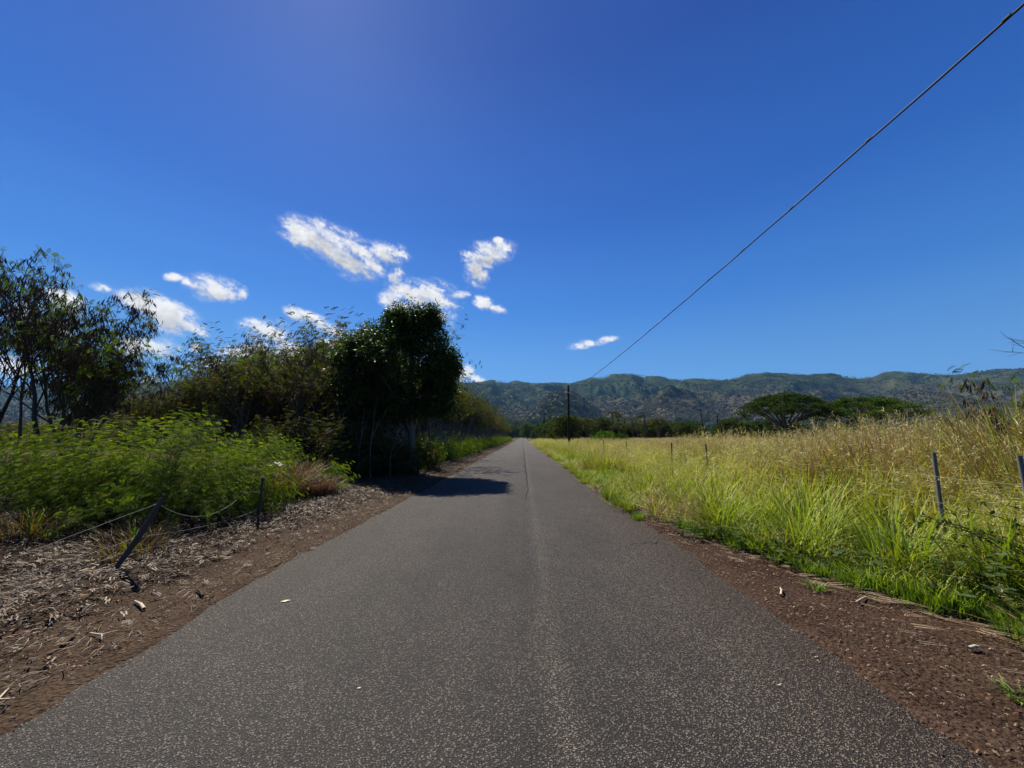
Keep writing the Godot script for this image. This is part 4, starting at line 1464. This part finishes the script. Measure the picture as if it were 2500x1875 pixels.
func build_small() -> void:
	# thorny shrub with arching stems at the right edge
	var ts := thing("thorny_shrub", "dark thorny shrub with long arching stems at the right edge of the verge", "shrub", on_ground(5.0, -3.6))
	for k in 16:
		var b := Buf.new()
		var lv := Buf.new()
		var p := Vector3(R(-0.25, 0.5), 0, R(-0.3, 0.3))
		var d := Vector3(R(-0.55, 0.15), 1.0, R(-0.75, 0.35)).normalized()
		var pts := []
		var rr := []
		var l := R(0.9, 1.5)
		for i in 9:
			var u := i / 8.0
			pts.append(p)
			rr.append(lerpf(0.008, 0.0025, u))
			d = (d + Vector3(-0.16, -0.16 * u, -0.06) + rdir() * 0.07).normalized()
			p += d * l / 8.0
			if i > 1:
				for j in 9:
					var e := (rdir() + d * 0.3).normalized()
					lv.leaf(p + rdir() * 0.02, e, e.cross(Vector3.UP + rdir() * 0.5).normalized(), R(0.03, 0.07), R(0.014, 0.026), vary(Color(0.07, 0.095, 0.028), 0.35))
		b.tube(pts, rr, 5, Color(0.035, 0.026, 0.020))
		part("stem", b, mats.bark, ts)
		part("leaflets", lv, mats.leaf_dark, ts, "stuff")
	# broad-leaved weeds below it
	var wi := 0
	for q in [[4.55, -3.35, 0.65, 120], [4.95, -3.0, 0.9, 170], [4.3, -3.9, 0.45, 60], [5.3, -3.3, 1.1, 170], [4.05, -4.6, 0.32, 46], [3.5, -5.3, 0.25, 36], [2.95, -6.5, 0.22, 40], [3.3, -5.9, 0.3, 46]]:
		var t := thing("broadleaf_weed", ["round-leaved green weed at the foot of the thorny shrub", "round-leaved weed at the very right edge of the picture", "low weed at the left foot of the thorny shrub", "tall round-leaved weed behind the shrub at the right edge", "low creeping weed along the dirt shoulder below the fence post", "low dark creeping weed where the dirt shoulder narrows", "dark weed mat at the far end of the bare shoulder", "dark weed patch under the green grass clump on the shoulder"][wi], "weed", on_ground(q[0], q[1]))
		wi += 1
		var st := Buf.new()
		for k in 10:
			var e := Vector3(R(-0.4, 0.4), q[2] * R(0.5, 1.0), R(-0.35, 0.35))
			st.tube([Vector3(e.x * 0.3, -0.05, e.z * 0.3), e * 0.6 + Vector3.UP * 0.05, e], [0.006, 0.005, 0.002], 4, Color(0.06, 0.08, 0.03))
		part("stems", st, mats.bark, t, "stuff")
		var b := Buf.new()
		for k in int(q[3]) * 2:
			var p := Vector3(R(-0.45, 0.45), q[2] * pow(R(0.02, 1), 0.7), R(-0.4, 0.4))
			var a := R(0, TAU)
			var d := (flat_dir(a) + Vector3.UP * R(-0.4, 0.3)).normalized()
			var s := d.cross(Vector3.UP).normalized()
			var l := R(0.05, 0.10)
			var col := vary(Color(0.060, 0.098, 0.030), 0.35)
			# a round leaf: a fan about its stalk end
			for j in 5:
				var a0 := PI * j / 5.0
				var a1 := PI * (j + 1) / 5.0
				var e0 := p + d * l * (0.5 - 0.5 * cos(a0 * 1.0)) + s * l * 0.48 * sin(a0)
				var e1 := p + d * l * (0.5 - 0.5 * cos(a1)) + s * l * 0.48 * sin(a1)
				var f0 := p + d * l * (0.5 - 0.5 * cos(a0)) - s * l * 0.48 * sin(a0)
				var f1 := p + d * l * (0.5 - 0.5 * cos(a1)) - s * l * 0.48 * sin(a1)
				b.tri(e0, e1, f1, col)
				b.tri(e0, f1, f0, col)
		part("leaves", b, mats.leaf_glossy, t)
	# a dying tree just outside the frame whose branches reach in
	feathery_tree("dying_tree", "half dead tree at the right picture edge with brown hanging leaves", "", on_ground(8.75, -6.4), Vector3(-0.08, 0, -0.05), 2.3, 0.04, 0.4, true)
	var dt := thing("bare_branch_tree", "bare dead branch reaching in from the right picture edge against the sky", "tree", on_ground(9.75, -6.8))
	var w := Buf.new()
	var tips := []
	w.tube([Vector3(0.3, -0.2, 0), Vector3(0.2, 1.4, 0), Vector3(-0.1, 2.2, 0.1), Vector3(-0.5, 2.6, 0.0)], [0.06, 0.05, 0.035, 0.025], 7, Color(0.06, 0.05, 0.045))
	branch(w, tips, Vector3(-0.5, 2.6, 0), Vector3(-0.9, 0.22, -0.1).normalized(), 0.55, 0.014, 2, 0.0, 0.9, 3, Color(0.06, 0.05, 0.045))
	branch(w, tips, Vector3(-0.1, 2.2, 0.1), Vector3(0.3, 0.8, 0.2).normalized(), 1.0, 0.02, 1, 0.0, 0.6, 2, Color(0.06, 0.05, 0.045))
	part("trunk", w, mats.bark, dt)
	# straw on the right shoulder
	for kind in 2:
		var b := Buf.new()
		for j in 2:
			var p := Vector3(R(-0.05, 0.05), 0.004, R(-0.05, 0.05))
			var l: float = [0.26, 0.05][kind] * R(0.7, 1.2)
			var wd: float = [0.0045, 0.010][kind]
			var d := Vector3(R(-0.3, 0.3), R(-0.02, 0.1), 1).normalized()
			var s := d.cross(Vector3.UP).normalized() * wd * 0.5
			var m := p + d * l * 0.5 + Vector3(R(-0.02, 0.02), 0.01, 0)
			var e := p + d * l
			b.tri(p - s, m - s, m + s, Color.WHITE); b.tri(p - s, m + s, p + s, Color.WHITE)
			b.tri(m - s, e, m + s, Color.WHITE)
		var places: Array[Transform3D] = []
		var tints: Array[Color] = []
		for k in [3600, 9000][kind]:
			var z := -1.0 - 9.0 * pow(R(0, 1), 1.2)
			var g := grass_edge(z)
			var x := lerpf(2.3 if kind == 0 else 1.95, g + 0.5, pow(R(0, 1), 0.45 if kind == 0 else 1.0))
			if x < 2.2 and R(0, 1) < 0.75: continue
			if kind == 0 and x < g - 0.5 and R(0, 1) < 0.88: continue
			var a := 0.35 + R(-0.5, 0.5) if kind == 0 else R(0, TAU)
			places.append(Transform3D(Basis.from_euler(Vector3(R(-0.1, 0.1), a, R(-0.4, 0.4))).scaled(Vector3.ONE * (R(0.5, 1.2) if kind == 0 else R(0.25, 0.8))), surface_at(x, z) + Vector3.UP * (R(0, 0.02) if x > 2.3 else 0.003)))
			tints.append(vary(Color(0.07, 0.042, 0.028).lerp(Color(0.32, 0.24, 0.155), R(0, 1) if kind == 0 else pow(R(0, 1), 4.0)), 0.2))
		tag(scatter("dry_straw", mesh_of(b), mats.litter, places, tints), ["long pale straw strewn along the right dirt shoulder", "small dry crumbs over the right dirt shoulder"][kind], "straw")
	# weeds that grow out of the bare dirt
	for q in [[3.05, -4.35, 0.09, "tiny bright green grass sprout in the middle of the right dirt shoulder"], [3.0, -2.65, 0.08, "small bright weed low on the right dirt shoulder"], [2.75, -2.25, 0.07, "small bright weed at the bottom right corner of the picture"]]:
		var t := thing("weed_sprout", q[3], "weed", on_ground(q[0], q[1]))
		var b := Buf.new()
		stalks(b, 34, 0.08, q[2], 1.3, 0.010, Color(0.09, 0.15, 0.03), Color(0.24, 0.36, 0.07))
		part("blades", b, mats.grass, t)
	# single sticks
	var sticks := [[2.62, -4.25, 0.55, 0.22, 0.011, "pale split stick lying on the right shoulder near the asphalt"], [3.25, -4.05, 1.0, 0.26, 0.008, "thin pale stick right of the green sprout on the shoulder"], [3.35, -3.2, 1.35, 0.10, 0.014, "short pale stick in the middle of the right shoulder"], [-3.6, -3.75, -1.0, 0.30, 0.016, "flat pale strip of bark on the left verge"], [-3.28, -4.05, -0.9, 0.26, 0.014, "dark brown stick near the left road edge"], [-3.55, -3.15, -0.55, 0.26, 0.013, "dark stick lying left of the forked twig"]]
	for q in sticks:
		var b := Buf.new()
		var d := Vector3(sin(q[2]), 0, -cos(q[2]))
		var l: float = q[3]
		b.tube([-d * l * 0.5, Vector3(0.01, 0.008, 0), d * l * 0.5], [q[4], q[4] * 0.9, q[4] * 0.5], 6, Color(0.46, 0.38, 0.27) if not q[5].begins_with("dark") else Color(0.07, 0.05, 0.035))
		var o := part("stick", b, mats.bark, self)
		o.position = on_ground(q[0], q[1]) + Vector3.UP * 0.02
		tag(o, q[5], "stick")
	for q in [[-3.35, -3.2, 0.3, "forked pale twig on the left verge beside the dark stick"], [-3.15, -2.45, -0.3, "bent pale twig on the left verge close to the asphalt"]]:
		var b := Buf.new()
		b.tube([Vector3(-0.12, 0, -0.08), Vector3(0, 0.01, 0), Vector3(0.06, 0.01, 0.10)], [0.006, 0.007, 0.005], 5, Color(0.46, 0.38, 0.27))
		b.tube([Vector3(0, 0.01, 0), Vector3(0.1, 0.02, -0.03)], [0.006, 0.003], 5, Color(0.46, 0.38, 0.27))
		var o := part("twig", b, mats.bark, self)
		o.position = on_ground(q[0], q[1]) + Vector3.UP * 0.015
		o.rotation.y = q[2]
		tag(o, q[3], "twig")
	# flecks on the asphalt
	for q in [[-2.35, -3.9, 0.09, 0.05, "pale dried leaf flattened on the left side of the road"], [-1.05, -2.62, 0.03, 0.012, "small pale chip of bark lying on the asphalt in the foreground"], [1.62, -2.75, 0.05, 0.008, "thin pale sliver of straw lying on the right side of the road"]]:
		var b := Buf.new()
		b.leaf(Vector3.ZERO, Vector3(0.9, 0.03, -0.4).normalized(), Vector3(0.4, 0.0, 0.9).normalized(), q[2], q[3], Color(0.45, 0.39, 0.26))
		var o := part("fallen_leaf", b, mats.litter, self)
		o.position = Vector3(q[0], road_y(q[0]) + 0.008, q[1])
		tag(o, q[4], "leaf")
